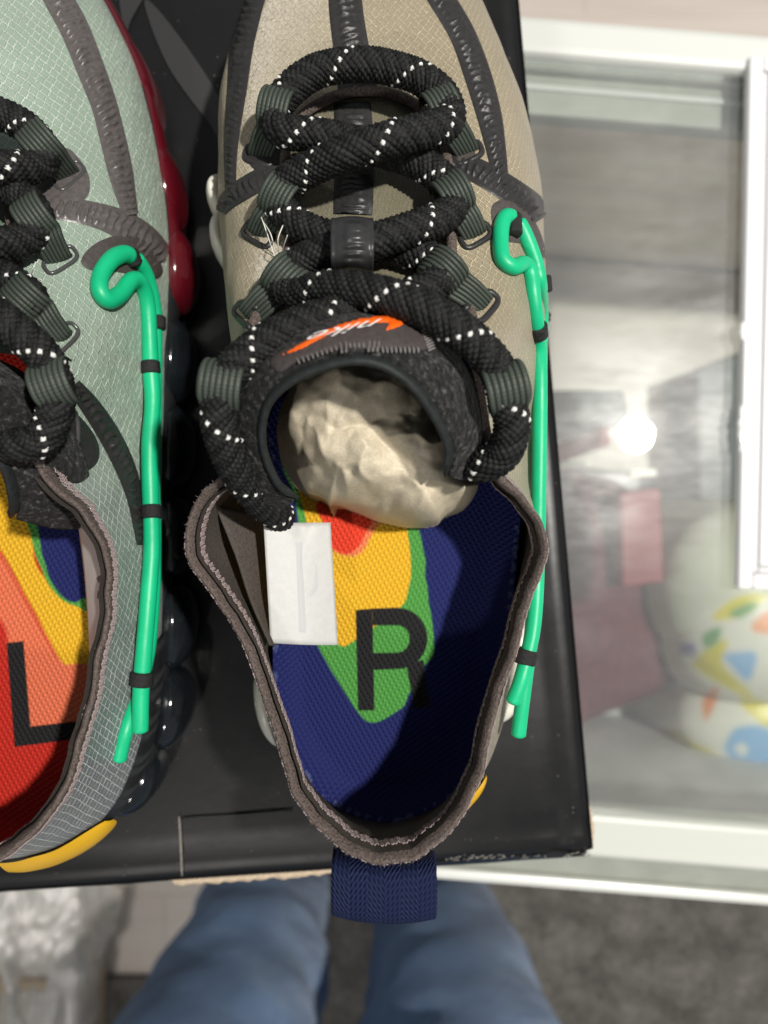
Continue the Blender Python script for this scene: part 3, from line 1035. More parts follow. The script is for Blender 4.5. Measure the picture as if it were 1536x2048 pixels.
def stitch_row(name, pts3, nrm, m, parent, amp=0.06, pitch=0.13, r=0.022):
    path = resample(pts3, pitch / 4)
    q = []
    for i, p in enumerate(path):
        k = i / 4.0
        q.append(p + nrm[min(len(nrm) - 1, int(i * len(nrm) / len(path)))] * amp * (1 if int(k) % 2 else -1) * min(1, abs((k % 1) - 0.5) * 4))
    return tube(name, q, r, m, parent, spl=False, nr=5, cap=False)


def cord(name, pts, r, parent):
    return tube(name, pts, r, M['cord'], parent, 0.07, 18)


def onto(sh, pts, r, n=99):
    out = []
    for k, (u, v, z) in enumerate(pts):
        if k < n:
            h, nr = sh.hit(u, v, 0.0)
            z = max(z, h[2] + r * 1.02) if h[2] > 3 else z
        out.append(P(u, v, z))
    return out


def tie(path_pts, r, parent, n=4, length=0.45, m='tie_black'):
    """thread wound round a cord: several turns around the short path"""
    p, t, nn, b = frames(resample(path_pts, 0.05))
    k = len(p)
    th = np.linspace(0, 2 * pi, 20, endpoint=False)
    s = np.linspace(0, 1, k)
    rr = r * (1 + 0.05 * np.abs(np.sin(s * pi * n))) * np.sqrt(np.clip(np.minimum(s, 1 - s) * 30 + 0.75, 0, 1))
    V = p[:, None] + rr[:, None, None] * (np.cos(th)[None, :, None] * nn[:, None] + np.sin(th)[None, :, None] * b[:, None])
    f = grid_faces(k, 20, False, True) + [tuple(range(20)), tuple((k - 1) * 20 + j for j in reversed(range(20)))]
    return mesh('cord_tie', V.reshape(-1, 3), f, M[m], parent)


def loft(name, A, Bc, m, parent, na=80, nb=24, bulge=0.0, thick=0.0, flip=False, off=-1, axis=None, uvs=1.0):
    A, Bc = [tuple(p) for p in A], [tuple(p) for p in Bc]
    V = []
    n1, n2 = len(A) - 1, len(Bc) - 1
    for i in range(na + 1):
        a, b = cr(A, n1 * i / na), cr(Bc, n2 * i / na)
        for j in range(nb + 1):
            k = j / nb
            q = a * (1 - k) + b * k
            if bulge:
                d = q - np.array(axis)
                d[2] *= 0.3
                d /= np.linalg.norm(d)
                q = q + d * bulge * sin(pi * k)
            q = q + 0.03 * np.array([nz(*q, 1), nz(q[1], q[2], q[0]), nz(q[2], q[0], q[1])])
            V.append(q)
    UV = [(v[0] * uvs, v[1] * uvs) for v in V]
    fs = grid_faces(na + 1, nb + 1, flip=flip)
    o = mesh(name, V, fs, m, parent, uv=UV)
    if thick: solid(o, thick, off)
    return o, BVHTree.FromPolygons([Vector(v) for v in V], fs)


def make_insole(sh, parent, base, regions, letter, zi=4.0, step=0.032, rear_y=9.0):
    outl = []
    for i in range(0, sh.NA, 2):
        b, o = sh.Bc[i], sh.out[i]
        outl.append((b[0] - o[0] * 0.38, b[1] - o[1] * 0.38))
    outl = np.array(outl)
    mn, mx = outl.min(0), outl.max(0)
    mx[1] = min(mx[1], rear_y)
    xs, ys = np.arange(mn[0], mx[0] + step, step), np.arange(mn[1], mx[1] + step, step)
    X, Y = np.meshgrid(xs, ys, indexing='ij')
    sd = inpoly(X.ravel(), Y.ravel(), outl).reshape(X.shape)
    Z = zi + 0.55 * np.clip(1 + sd / 0.9, 0, 1.2) ** 2 * (Y < 4)
    # keep cells inside
    idx = -np.ones(X.shape, int)
    ok = sd < step
    idx[ok] = np.arange(ok.sum())
    V = np.stack([X[ok], Y[ok], Z[ok]], 1)
    a, b, c, d = idx[:-1, :-1], idx[1:, :-1], idx[1:, 1:], idx[:-1, 1:]
    q = (a >= 0) & (b >= 0) & (c >= 0) & (d >= 0)
    fs = np.stack([a[q], b[q], c[q], d[q]], 1)
    dd = H - V[:, 2]
    px, py = 768 + V[:, 0] * F / dd, 1024 - V[:, 1] * F / dd
    col = np.tile(np.array(base), (len(V), 1))
    jx = np.array([nz(x, y, 0, 2.0) for x, y in V[:, :2]]) * 3
    for poly, cc, soft in regions: col = paint(col, px + jx, py + jx, poly, cc, soft)
    for poly in letter: col = paint(col, px, py, poly, (0.012, 0.012, 0.013), 2.0, False)
    # frayed pale cut edge
    e = (sd[ok] > -0.10) & (np.array([nz(x, y, 0, 5.0) for x, y in V[:, :2]]) > 0.05)
    col[e] = col[e] * 0.5 + np.array([0.05, 0.065, 0.13])
    return mesh('insole', V, fs, M['insole'], parent, uv=V[:, :2], col=col)


def collar_parts(sh, parent, i0, i1, m_bind, wid=(0.09, 0.85), st_in=0.38):
    """taupe binding folded over the rim between ring indices i0..i1 (wrapping), plus stitch rows"""
    NA, NT_ = sh.NA, sh.NT
    ids = [i % NA for i in range(i0, i1 + 1)]
    V = []

    def down(i, dist):
        """point and normal on the shell at a distance below the rim"""
        col = sh.V[i, ::-1]
        L = np.concatenate([[0], np.cumsum(np.linalg.norm(np.diff(col, axis=0), axis=1))])
        p = np.array([np.interp(dist, L, col[:, k]) for k in range(3)])
        n = np.array([np.interp(dist, L, sh.N[i, ::-1, k]) for k in range(3)])
        return p, n / np.linalg.norm(n)

    nI = len(ids)
    wo = [wid[0] + (wid[1] - wid[0]) * max(0, 1 - min(q, nI - 1 - q) / 26.0) for q in range(nI)]
    for ii, i in enumerate(ids):
        wob = 0.05 * nz(ii * 0.12, 3.3, 0) + 0.035 * nz(ii * 0.9, 1.3, 0)
        for fr_k in (1, 0.85, 0.65, 0.45, 0.25, 0.1):
            p, n = down(i, wo[ii] * fr_k + wob * fr_k)
            V.append(p + n * (0.045 + 0.02 * nz(ii * 0.7, fr_k * 5, 0) if fr_k < 1 else 0.0))
        top, N0 = down(i, 0.0)
        upv = top - down(i, 0.3)[0]
        upv = upv / np.linalg.norm(upv)
        V.append(top + N0 * 0.02 + upv * (0.03 + wob))
        V.append(top - N0 * 0.03 + upv * (0.05 + wob))
        V.append(top - N0 * 0.06 + upv * (0.03 + wob))
        for dd in (0.1, 0.24, 0.44, 0.5):
            p, n = down(i, dd)
            V.append(p - n * ((0.13 if dd < 0.2 else 0.2 if dd < 0.45 else 0.235) + 0.02 * nz(ii * 0.4, dd * 9, 0)))
    bd = mesh('collar_binding', V, grid_faces(nI, 13), m_bind, parent)
    
    # chain stitches inside and outside
    for base_d, sgn, nrow, inner in ((st_in, -0.27, 4, True), (0.0, 0.07, 4, False)):
        for q in range(nrow):
            pts, nn_ = [], []
            for ii in range(0, nI, 3):
                d0 = base_d + q * 0.09 if inner else max(0.1, wo[ii] - 0.05) + q * 0.07
                p, n = down(ids[ii], d0)
                pts.append(p + n * sgn)
                x = down(ids[ii], d0 + 0.1)[0] - p
                nn_.append(x / np.linalg.norm(x))
            stitch_row('stitching', pts, nn_, M['stitch_thread'], bd, 0.075 if inner else 0.05, 0.13, 0.022)
    return bd


def make_lining(sh, parent):
    V = sh.V - sh.N * 0.24
    NA, NT_ = sh.NA, sh.NT
    V = V.copy()
    V[:, 0] = sh.Bc - sh.out * 0.36 + np.array([0, 0, 1.2])
    V[:, 1:8, 2] = np.maximum(V[:, 1:8, 2], 3.6)
    o = mesh('lining', V.reshape(-1, 3), grid_faces(NA, NT_, True, False, True), M['lining_dark'], parent)
    return o


def make_sole(sh, parent, pods, m_mid, bottom_y=None):
    NA = sh.NA
    prof = [(-0.9, 0.75), (-0.15, 0.9), (0.06, 1.5), (0.10, 2.1), (0.02, 2.55), (-0.35, 2.7)]
    V = []
    for i in range(NA):
        lob = 0.10 * abs(sin(i * pi / 18))
        for (o, z) in prof:
            q = sh.Bc[i] + sh.out[i] * (o + lob * (1 if z < 2.2 else 0))
            V.append((q[0], q[1], z))
    n = len(prof)
    f = grid_faces(NA, n, True, False)
    f += [tuple(reversed([i * n for i in range(NA)]))]
    f += [tuple(i * n + n - 1 for i in range(NA))]
    mesh('midsole', V, f, m_mid, parent)
    for (ia, ln, wd, zc, rz, off, m) in pods:
        i = int(ia) % NA
        c = sh.Bc[i] + sh.out[i] * off
        tg = np.array([-sh.out[i][1], sh.out[i][0], 0])
        v = []
        nu, nv = 28, 18
        for a in range(nv + 1):
            ph = -pi / 2 + pi * a / nv
            for b in range(nu):
                th = 2 * pi * b / nu
                x = math.copysign(abs(cos(th)) ** 0.8, cos(th)) * cos(ph) * ln
                y = math.copysign(abs(sin(th)) ** 0.8, sin(th)) * cos(ph) * wd
                z = math.copysign(abs(sin(ph)) ** 0.7, sin(ph)) * rz
                k = x / ln
                q = c + tg * x + sh.out[i] * (y - 0.25 * k * k)
                v.append((q[0], q[1], max(0.015, zc + z)))
        mesh('air_pod', v, grid_faces(nv + 1, nu, False, True, False), m, parent)


def idx_near(sh, x, y):
    return int(np.argmin(np.hypot(sh.Bc[:, 0] - x, sh.Bc[:, 1] - y)))


def ridx_near(sh, p):
    return int(np.argmin(np.linalg.norm(sh.Tc - np.array(p), axis=1)))


def hook_r(points):
    return [P(*p) for p in points]


# ================================================================== right-hand sneaker (letter R)
right = [((768, 1718, 9.3), (0.1, -9.7)), ((848, 1704, 9.2), (1.9, -9.1)), ((908, 1648, 8.9), (3.1, -7.9)), ((955, 1555, 8.5), (3.75, -6.2)),
         ((988, 1450, 8.1), (4.05, -4.6)), ((1038, 1265, 7.6), (4.25, -2.4)), ((1076, 1155, 7.6), (4.4, -0.9)), ((1090, 1075, 7.8), (4.5, 0.4)),
         ((1052, 1000, 8.2), (4.6, 1.8)), ((990, 935, 8.8), (4.7, 3.0)), ((955, 760, 9.0), (4.85, 5.0)), ((945, 640, 8.5), (4.95, 6.8)),
         ((905, 520, 7.6), (4.95, 8.6)), ((905, 400, 7.0), (4.85, 10.2)), ((893, 310, 6.5), (4.6, 11.7)), ((868, 245, 6.2), (4.2, 13.3)),
         ((830, 210, 6.05), (3.55, 15.0)), ((785, 190, 6.0), (2.3, 17.4))]
toe = [((735, 183, 6.0), (-0.6, 19.4))]
left = [((685, 190, 6.0), (-3.1, 17.9)), ((635, 210, 6.05), (-4.4, 15.9)), ((590, 248, 6.2), (-5.0, 13.8)), ((570, 310, 6.5), (-5.15, 12.0)),
        ((572, 400, 7.0), (-5.1, 10.2)), ((575, 520, 7.6), (-5.0, 8.4)), ((510, 640, 8.5), (-4.65, 6.6)), ((475, 760, 9.0), (-4.3, 5.0)),
        ((455, 930, 8.8), (-4.0, 3.0)), ((402, 990, 8.3), (-3.8, 1.8)), ((377, 1050, 7.9), (-3.65, .6)), ((387, 1135, 7.6), (-3.6, -.9)),
        ((470, 1255, 7.6), (-3.6, -2.6)), ((535, 1420, 8.0), (-3.7, -4.8)), ((580, 1555, 8.5), (-3.5, -6.6)), ((628, 1640, 8.9), (-2.7, -8.1)),
        ((688, 1704, 9.2), (-1.6, -9.2))]
wt = [0] * 9 + [0.25, 0.55, 0.75, 0.9, 1, 1, 1, 1, 1, 1, 1, 1, 1, 1, 1, 0.9, 0.75, 0.5, 0.25] + [0] * 8
sts = [(tuple(P(*T)), (B[0], B[1], 2.4), w) for (T, B), w in zip(right + toe + left, wt)]
shR = Shell(sts, 0)
sR = thing('sneaker', 'khaki ripstop right sneaker with letter R on its insole and green side cord', 'sneaker', (0, 4, 0), 'sneakers on the shoe box')
up = mesh('upper', shR.V.reshape(-1, 3), shR.faces, M['khaki_ripstop'], sR, uv=shR.uv)
make_lining(shR, sR)
i9, i9b = ridx_near(shR, P(990, 935, 8.8)), ridx_near(shR, P(455, 930, 8.8))
bdR = collar_parts(shR, sR, i9b, i9 + shR.NA, M['binding_taupe'])
# thinner binding round the throat of the lacing
thr = [shR.Tc[i % shR.NA] + np.array([0, 0, 0.02]) for i in range(i9, i9b + 1, 2)]
tube('throat_binding', thr, 0.14, M['binding_taupe'], sR, 0.15, 8)
CW, CC = 'pod_cream', 'pod_black'
podsR = []
for (x, y, ln, wd, zc, rz, off, m) in [(-5.05, 9.9, 0.75, 0.3, 2.6, 1.9, 0.16, CW), (-4.95, 8.5, 0.95, 0.3, 2.5, 1.9, 0.15, CW), (-4.3, 5, 1.6, 0.6, 1.4, 1.3, -0.1, CC), (-3.7, 1, 1.8, 0.6, 1.4, 1.3, -0.1, CC),
                                (-3.7, -3.0, 0.6, 0.35, 2.4, 1.7, 0.10, CW), (-3.75, -6.2, 1.6, 0.4, 2.1, 1.8, 0.16, CW), (-3.0, -8.0, 0.9, 0.4, 1.8, 1.6, 0.05, CW), (-1.9, -9.2, 0.7, 0.5, 1.6, 1.5, 0.5, CW), (0.6, -9.7, 1.2, 0.5, 1.4, 1.3, -0.1, CC),
                                (4.1, -4.5, 1.7, 0.4, 2.4, 1.8, 0.1, CW), (4.05, -6.0, 1.0, 0.4, 2.2, 1.6, 0.15, CW), (4.3, -1.5, 1.6, 0.5, 1.4, 1.3, -0.1, CC), (4.6, 2, 1.6, 0.5, 1.4, 1.3, -0.1, CC),
                                (4.9, 6, 1.6, 0.5, 1.4, 1.3, -0.15, CC), (4.8, 10, 1.6, 0.5, 1.4, 1.3, -0.15, CC), (4.0, 14, 1.6, 0.5, 1.4, 1.3, -0.15, CC), (-4.9, 14, 1.6, 0.5, 1.4, 1.3, -0.1, CC)]:
    podsR.append((idx_near(shR, x, y), ln, wd, zc, rz, off, M[m]))
make_sole(shR, sR, podsR, M['rubber_black'])
mesh_clip = []
# yellow heel clip
i_c = [idx_near(shR, x, y) for x, y in ((3.15, -7.85), (1.75, -9.2))]
lo, hi = sorted(i_c)
v = []
for k in range(21):
    i = lo + (hi - lo) * k / 20
    s = sin(pi * k / 20) ** 0.5
    for j in range(7):
        q = -1 + 2 * j / 6
        v.append(shR.at(i, 14 + q * 9 * s, 0.14 + 0.2 * (1 - q * q) * s))
mesh('heel_clip', v, grid_faces(21, 7), M['clip_yellow'], sR)

NAVY, YELL, GREE, REDD, ORNG = (0.011, 0.016, 0.105), (0.75, 0.42, 0.02), (0.075, 0.3, 0.055), (0.75, 0.05, 0.02), (0.8, 0.2, 0.08)
regR = [([(575, 900), (592, 1000), (598, 1080), (600, 1200), (640, 1300), (690, 1385), (730, 1440), (765, 1440), (800, 1420), (818, 1390), (840, 1350), (866, 1310), (866, 1260), (855, 1180), (845, 1090), (820, 1000), (800, 900)], GREE, 3),
        ([(600, 900), (612, 1040), (640, 1150), (672, 1280), (705, 1284), (745, 1255), (790, 1225), (815, 1190), (822, 1120), (812, 1040), (800, 900)], YELL, 3),
        ([(640, 1000), (650, 1050), (662, 1095), (690, 1112), (718, 1108), (745, 1070), (760, 1030), (740, 980)], ORNG, 6),
        ([(635, 1000), (648, 1050), (658, 1090), (688, 1108), (708, 1104), (732, 1066), (745, 1030), (735, 980)], REDD, 4)]


def arc(cx, cy, rx, ry, a0, a1, n=16):
    return [(cx + rx * cos(math.radians(a0 + (a1 - a0) * k / n)), cy + ry * sin(math.radians(a0 + (a1 - a0) * k / n))) for k in range(n + 1)]


letR = [[(711, 1220), (745, 1217), (749, 1421), (716, 1421)],
        [(744, 1217)] + [(795, 1215)] + arc(797, 1277, 58, 61, -90, 90) + [(746, 1340), (745, 1306), (797, 1305)] + arc(795, 1278, 24, 27, 90, -90) + [(745, 1251)],
        [(812, 1326), (847, 1320), (861, 1413), (828, 1417)]]
make_insole(shR, sR, NAVY, regR, letR)

# tongue: woven front part and black padded top
fr_rows = [[(585, 255, 5.7), (735, 195, 5.85), (875, 255, 5.7)], [(575, 330, 6.0), (735, 300, 6.5), (890, 330, 6.0)], [(565, 410, 6.4), (730, 395, 7.0), (900, 410, 6.4)],
           [(560, 500, 6.8), (720, 490, 7.4), (905, 500, 6.8)], [(540, 580, 7.3), (715, 560, 8.0), (915, 580, 7.3)], [(495, 690, 7.9), (708, 645, 8.9), (945, 690, 7.9)]]
V = []
nr_, nc_ = 70, 48
rows3 = [[np.array(P(*q)) for q in r] for r in fr_rows]
for i in range(nr_ + 1):
    L_, C_, R_ = (cr([r[k] for r in rows3], 5 * i / nr_) for k in range(3))
    for j in range(nc_ + 1):
        q = -1 + 2 * j / nc_
        mid = C_ * (1 - abs(q) ** 2.2) + (L_ if q < 0 else R_) * abs(q) ** 2.2
        lin = (L_ * (1 - (q + 1) / 2) + R_ * (q + 1) / 2)
        x = lin[0] if True else 0
        V.append((x, mid[1], mid[2] + 0.06 * nz(x, mid[1], 0, 0.9) + 0.05 * nz(x, mid[1], 5, 2.0)))
fs = grid_faces(nr_ + 1, nc_ + 1)
tgR = mesh('tongue', V, fs, M['tongue_ripstop'], sR, uv=[(v[0], v[1]) for v in V])
tbvh = BVHTree.FromPolygons([Vector(v) for v in V], fs)
edge = [(588, 1003, 8.4), (545, 972, 9.1), (512, 890, 10.1), (522, 805, 11.0), (580, 746, 11.7), (680, 708, 12.1), (760, 712, 12.1), (830, 755, 11.8), (885, 830, 11.1), (910, 895, 10.4), (902, 955, 9.7)]
edge = [(u, v, 8.4 + (z - 8.4) * 0.82) for u, v, z in edge]
ed3 = [np.array(P(*q)) for q in edge]
low = [(545, 1030, 6.0), (490, 980, 7.0), (462, 900, 7.6), (468, 800, 8.2), (525, 700, 8.7), (650, 635, 9.0), (770, 628, 9.0), (860, 655, 8.9), (935, 740, 8.5), (955, 860, 8.2), (935, 950, 7.6)]
ax_ = tuple(P(720, 900, 8))
tpR, pbvh = loft('tongue_pad', [P(*q) for q in low], [P(*q) for q in edge], M['pile'], sR, 120, 30, 0.35, 0.2, True, -1, ax_)



def strap_edge(name, pts, m, parent, hw=0.2, hh=0.32, cen=None, step=0.1):
    path = resample(pts, step)
    t = np.gradient(path, axis=0); t /= np.linalg.norm(t, axis=1)[:, None]
    V = []
    nr = 16
    for i, p in enumerate(path):
        o = p - np.array(cen); o -= t[i] * (o @ t[i]); o[2] *= 0.35; o /= np.linalg.norm(o)
        b = np.cross(t[i], o)
        e = min(i, len(path) - 1 - i) / 4.0
        k = min(1, 0.35 + 0.65 * e)
        for j in range(nr):
            a = 2 * pi * j / nr
            ca, sa = cos(a), sin(a)
            V.append(p + o * (math.copysign(abs(ca) ** 0.7, ca) * hw * k - 0.14) + b * (math.copysign(abs(sa) ** 0.7, sa) * hh * k))
    f = grid_faces(len(path), nr, False, True) + [tuple(range(nr)), tuple((len(path) - 1) * nr + j for j in reversed(range(nr)))]
    return mesh(name, V, f, m, parent)


strap_edge('tongue_binding', ed3, M['leather_edge'], sR, 0.10, 0.22, ax_)

# woven label on the tongue with orange emblem and white script
lab = drape('tongue_label', shR, [(545, 715), (640, 668), (740, 640), (800, 634), (856, 648), (858, 690), (845, 700), (760, 700), (680, 700), (600, 722), (560, 745)], M['overlay_brown'], sR, 0.05, pbvh, 9.5, 5)
sw = [(558, 716), (600, 692), (660, 660), (720, 641), (770, 636), (806, 636), (815, 642), (808, 652), (792, 660), (770, 666), (772, 658), (776, 652), (765, 650), (720, 655), (660, 674), (600, 704)]
drape('emblem', shR, sw, M['orange_print'], lab, 0.085, pbvh, 9.5, 4, True, 1.0)
fc = bpy.data.curves.new('script', 'FONT')
fc.body = 'nike'
fc.shear = 0.45
fc.size = 1.0
fo = bpy.data.objects.new('script', fc)
COL.objects.link(fo)
dg = bpy.context.evaluated_depsgraph_get()
tm = fo.evaluated_get(dg).to_mesh()
bmx = bmesh.new(); bmx.from_mesh(tm)
bmesh.ops.triangulate(bmx, faces=bmx.faces[:])
bmesh.ops.subdivide_edges(bmx, edges=bmx.edges[:], cuts=1)
bmesh.ops.triangulate(bmx, faces=bmx.faces[:])
tv = [tuple(v.co) for v in bmx.verts]
tf = [tuple(v.index for v in f.verts) for f in bmx.faces]
bmx.free()
fo.evaluated_get(dg).to_mesh_clear()
bpy.data.objects.remove(fo)
mxx = max(v[0] for v in tv)
txt = []
for (x, y, z) in tv:
    k = x / mxx                       # the script is read from the toe side, so it runs from right to left here
    bu = 768 - k * 145
    bv = 649 + 30 * k ** 1.25
    txt.append(shR.hit(bu - y * 14, bv + y * 26 - 4, 0.10, pbvh, 9.5)[0])
mesh('lettering', txt, tf, M['white_print'], lab)
for (pa, pb, n_) in (((845, 658), (860, 705), 9), ((835, 704), (690, 706), 17), ((690, 706), (600, 738), 10)):
    for k in range(n_):
        s = (k + 0.5) / n_
        u_, v_ = pa[0] + (pb[0] - pa[0]) * s, pa[1] + (pb[1] - pa[1]) * s
        du, dv = (7, -3) if pa[0] == 845 else (2, 6)
        pts = [shR.hit(u_ - du, v_ - dv, 0.07, pbvh, 9.5)[0], shR.hit(u_, v_, 0.11, pbvh, 9.5)[0], shR.hit(u_ + du, v_ + dv, 0.07, pbvh, 9.5)[0]]
        tube('stitch', pts, 0.022, M['stitch_light'], lab, 0.04, 6)

# overlay strips on the upper
B_ = 'overlay_black'
band('toe_strap', shR, [(688, -60, 66), (692, 20, 68), (703, 100, 72), (716, 182, 80)], M[B_], sR, seed=1, mask=0.5)
band('overlay_strip', shR, [(520, -50, 50), (502, 10, 50), (484, 90, 48), (474, 180, 40), (463, 280, 30), (461, 350, 24), (464, 395, 26)], M[B_], sR, seed=2)
band('overlay_strip', shR, [(845, -60, 50), (884, 0, 52), (925, 70, 52), (955, 150, 54), (978, 230, 50), (992, 300, 40), (1004, 372, 28)], M[B_], sR, seed=3)
band('overlay_strip', shR, [(905, 322, 46), (960, 345, 50), (1015, 378, 54), (1060, 415, 62), (1078, 440, 60)], M[B_], sR, seed=4)
band('overlay_strip', shR, [(565, 345, 44), (525, 358, 46), (485, 380, 44), (455, 402, 38), (440, 420, 30)], M[B_], sR, seed=5)
drape('eyelet_patch', shR, [(500, 290), (525, 270), (560, 270), (570, 310), (560, 345), (520, 345), (498, 325)], M['overlay_black'], sR, 0.05)
drape('eyelet_patch', shR, [(890, 270), (925, 275), (948, 300), (950, 325), (925, 330), (895, 325)], M['overlay_brown'], sR, 0.05)
drape('cord_patch', shR, [(985, 410), (1020, 400), (1060, 430), (1085, 480), (1088, 520), (1050, 490), (1000, 480), (985, 450)], M['overlay_brown'], sR, 0.055)
# strap down the tongue, with its raised keeper
band('tongue_strap', shR, [(705, 208, 74), (708, 280, 78), (708, 350, 80), (706, 430, 78)], M[B_], tgR, 0.08, 0.06, bvh=tbvh, zf=6.5, seed=6, pitch=0.18, mask=0.6)
kv = []
nk, nw = 46, 25
for i in range(nk + 1):
    k = i / nk
    c3 = P(704, 432 + 118 * k, 9.1 + 0.85 * sin(pi * min(1, 0.06 + k * 1.0)) ** 0.5 + 0.1 * k)
    for j in range(nw):
        q = -1 + 2 * j / (nw - 1)
        e = 0.0
        for (kc, kh) in ((0.20, 0.085), (0.36, 0.06), (0.52, 0.035), (0.66, 0.035), (0.83, 0.07)):
            e = max(e, min(1, max(0, 1.6 - abs(k - kc + 0.02 * q) / kh * 1.1)) * min(1, max(0, 2.4 - abs(q - 0.1) / 0.22)))
        kv.append(c3 + Vector((q * 0.50, 0, -0.18 * q * q + 0.07 * min(1, e) + 0.05 * (abs(q) > 0.9))))
kp = mesh('strap_keeper', kv, grid_faces(nk + 1, nw), M['rubber_black'], sR)
solid(kp, 0.12, -1)
simple('keeper_rubber', (0.03, 0.03, 0.031), 0.3, 0.5, 500, 0.01, 0.2)
kp.data.materials[0] = M['keeper_rubber']

# lace
laceR = [(570, 1040, 6.0), (530, 1012, 7.4), (480, 950, 8.9), (447, 880, 9.8), (437, 815, 10.2), (457, 752, 10.3), (515, 695, 10.2), (600, 650, 10.1), (700, 622, 9.8), (790, 603, 9.35), (850, 578, 9.0),
         (884, 552, 8.6), (868, 522, 8.2), (805, 500, 8.1), (735, 487, 8.0), (660, 475, 8.0), (600, 452, 7.9), (560, 412, 7.7), (566, 372, 7.8), (620, 338, 8.1), (700, 303, 8.6), (790, 275, 8.6), (860, 258, 8.1),
         (898, 240, 7.6), (885, 192, 7.3), (838, 155, 7.2), (780, 136, 7.2), (715, 129, 7.25), (640, 140, 7.2), (582, 178, 7.2), (548, 228, 7.3), (566, 262, 7.5), (635, 270, 7.6), (705, 285, 7.5), (780, 306, 7.4), (842, 328, 7.5),
         (886, 360, 7.6), (908, 398, 7.7), (888, 432, 8.0), (825, 457, 8.6), (745, 483, 9.0), (665, 500, 8.9), (600, 526, 8.7), (566, 560, 8.7), (592, 592, 9.0), (650, 577, 9.6), (730, 583, 10.2), (810, 604, 10.5), (880, 636, 10.6),
         (948, 684, 10.5), (995, 740, 10.3), (1012, 795, 10.2), (1024, 850, 10.0), (1008, 903, 9.7), (965, 930, 9.3), (925, 915, 8.6)]
rope('lace', [P(*p) for p in laceR], 0.405, sR)
for c, e, o_, kw in [((882, 218, 7.25), (934, 305), (0.45, 0.9), {}), ((905, 392, 7.65), (950, 470), (0.5, 0.85), {}), ((886, 545, 8.55), (966, 612), (0.75, 0.65), {}), ((1008, 775, 10.2), (1045, 815), (0.25, 0.97), {'ring': False, 'width': 0.95}),
                     ((553, 222, 7.25), (520, 310), (-0.25, 0.95), {}), ((562, 395, 7.7), (517, 468), (-0.5, 0.85), {}), ((572, 558, 8.65), (500, 632), (-0.65, 0.75), {}), ((448, 770, 10.2), (425, 800), (-0.15, 0.98), {'ring': False, 'width': 0.95})]:
    kw2 = dict(ring=True, ring_m='overlay_black', rw=0.4, roff=-0.01, rr=0.09); kw2.update(kw)
    if not kw2['ring']: kw2.update(phi0=200, phi1=-60, tail=False)
    lace_loop(shR, c, e, o_, sR, **kw2)

# loose pale threads by the left eyelets
for pts in ([(520, 428, 7.6), (530, 455, 7.9), (545, 500, 7.6), (556, 530, 7.4)], [(566, 450, 8.6), (556, 478, 8.6), (558, 505, 8.2), (552, 522, 7.8)], [(575, 470, 8.7), (565, 500, 8.2), (560, 530, 7.5)], [(524, 440, 7.6), (542, 470, 8.1), (552, 515, 7.6)]):
    tube('loose_thread', [P(*p) for p in pts], 0.014, M['thread_white'], sR, 0.05, 5)

# frayed fibres along the collar rim
fb = []
ff_ = []
for k in range(600):
    i = int(rng.integers(i9b, i9 + shR.NA)) % shR.NA
    p = shR.V[i, -1] + shR.N[i, -1] * 0.02 + np.array([0, 0, 0.06])
    d = shR.N[i, -1] * rng.uniform(-0.2, 0.8) + rng.normal(0, 0.5, 3) + np.array([0, 0, 0.4])
    d = d / np.linalg.norm(d) * rng.uniform(0.03, 0.10)
    q = rng.normal(0, 1, 3); q = q / np.linalg.norm(q) * 0.006
    n0 = len(fb)
    fb += [p - q, p + q, p + d]
    ff_.append((n0, n0 + 1, n0 + 2))
tag(mesh('frayed_fibres', fb, ff_, M['stitch_thread'], bdR), kind='stuff')

# white size tag standing at the inner left wall
tagv = []
c00, c10, c11, c01 = (P(*p) for p in ((527, 1046, 6.6), (661, 1045, 5.9), (676, 1290, 5.9), (541, 1286, 6.6)))
for i in range(25):
    for j in range(25):
        a, b = i / 24, j / 24
        p = (c00 * (1 - a) + c10 * a) * (1 - b) + (c01 * (1 - a) + c11 * a) * b
        tagv.append(p + Vector((0, 0, 0.12 * sin(pi * a) * (0.7 + 0.3 * b) - 0.12 * math.exp(-((a - 0.55) / 0.12) ** 2 - (b / 0.12) ** 2))))
tg = mesh('size_tag', tagv, grid_faces(25, 25, flip=True), M['tag_white'], sR)
solid(tg, 0.008, 0)
tgb = BVHTree.FromPolygons([Vector(p) for p in tagv], grid_faces(25, 25, flip=True))
simple('tag_ghost', (0.445, 0.445, 0.45), 0.6, 0.3)
drape('printed_bar', shR, [(590, 1085), (606, 1085), (612, 1265), (598, 1265)], M['tag_ghost'], tg, 0.02, tgb, 6.2, 6, False, 1.0)
drape('printed_mark', shR, [(632, 1125), (628, 1160), (618, 1195), (634, 1178), (636, 1150)], M['tag_ghost'], tg, 0.02, tgb, 6.2, 6, True, 1.0)
# inner fold of the lining that carries the tag
fv = []
for i in range(31):
    k = i / 30
    a3 = np.array(cr([P(430, 1010, 6.6), P(470, 1110, 6.5), P(500, 1200, 6.6), P(540, 1290, 6.9)], 3 * k))
    b3 = np.array(cr([P(530, 1030, 5.2), P(535, 1110, 5.4), P(540, 1200, 5.6), P(552, 1290, 6.3)], 3 * k))
    for j in range(9):
        q = j / 8
        fv.append(a3 * (1 - q) + b3 * q + np.array([0, 0, 0.12 * sin(pi * q)]))
solid(mesh('lining_fold', fv, grid_faces(31, 9, flip=True), M['lining_dark'], sR), 0.06, 0)

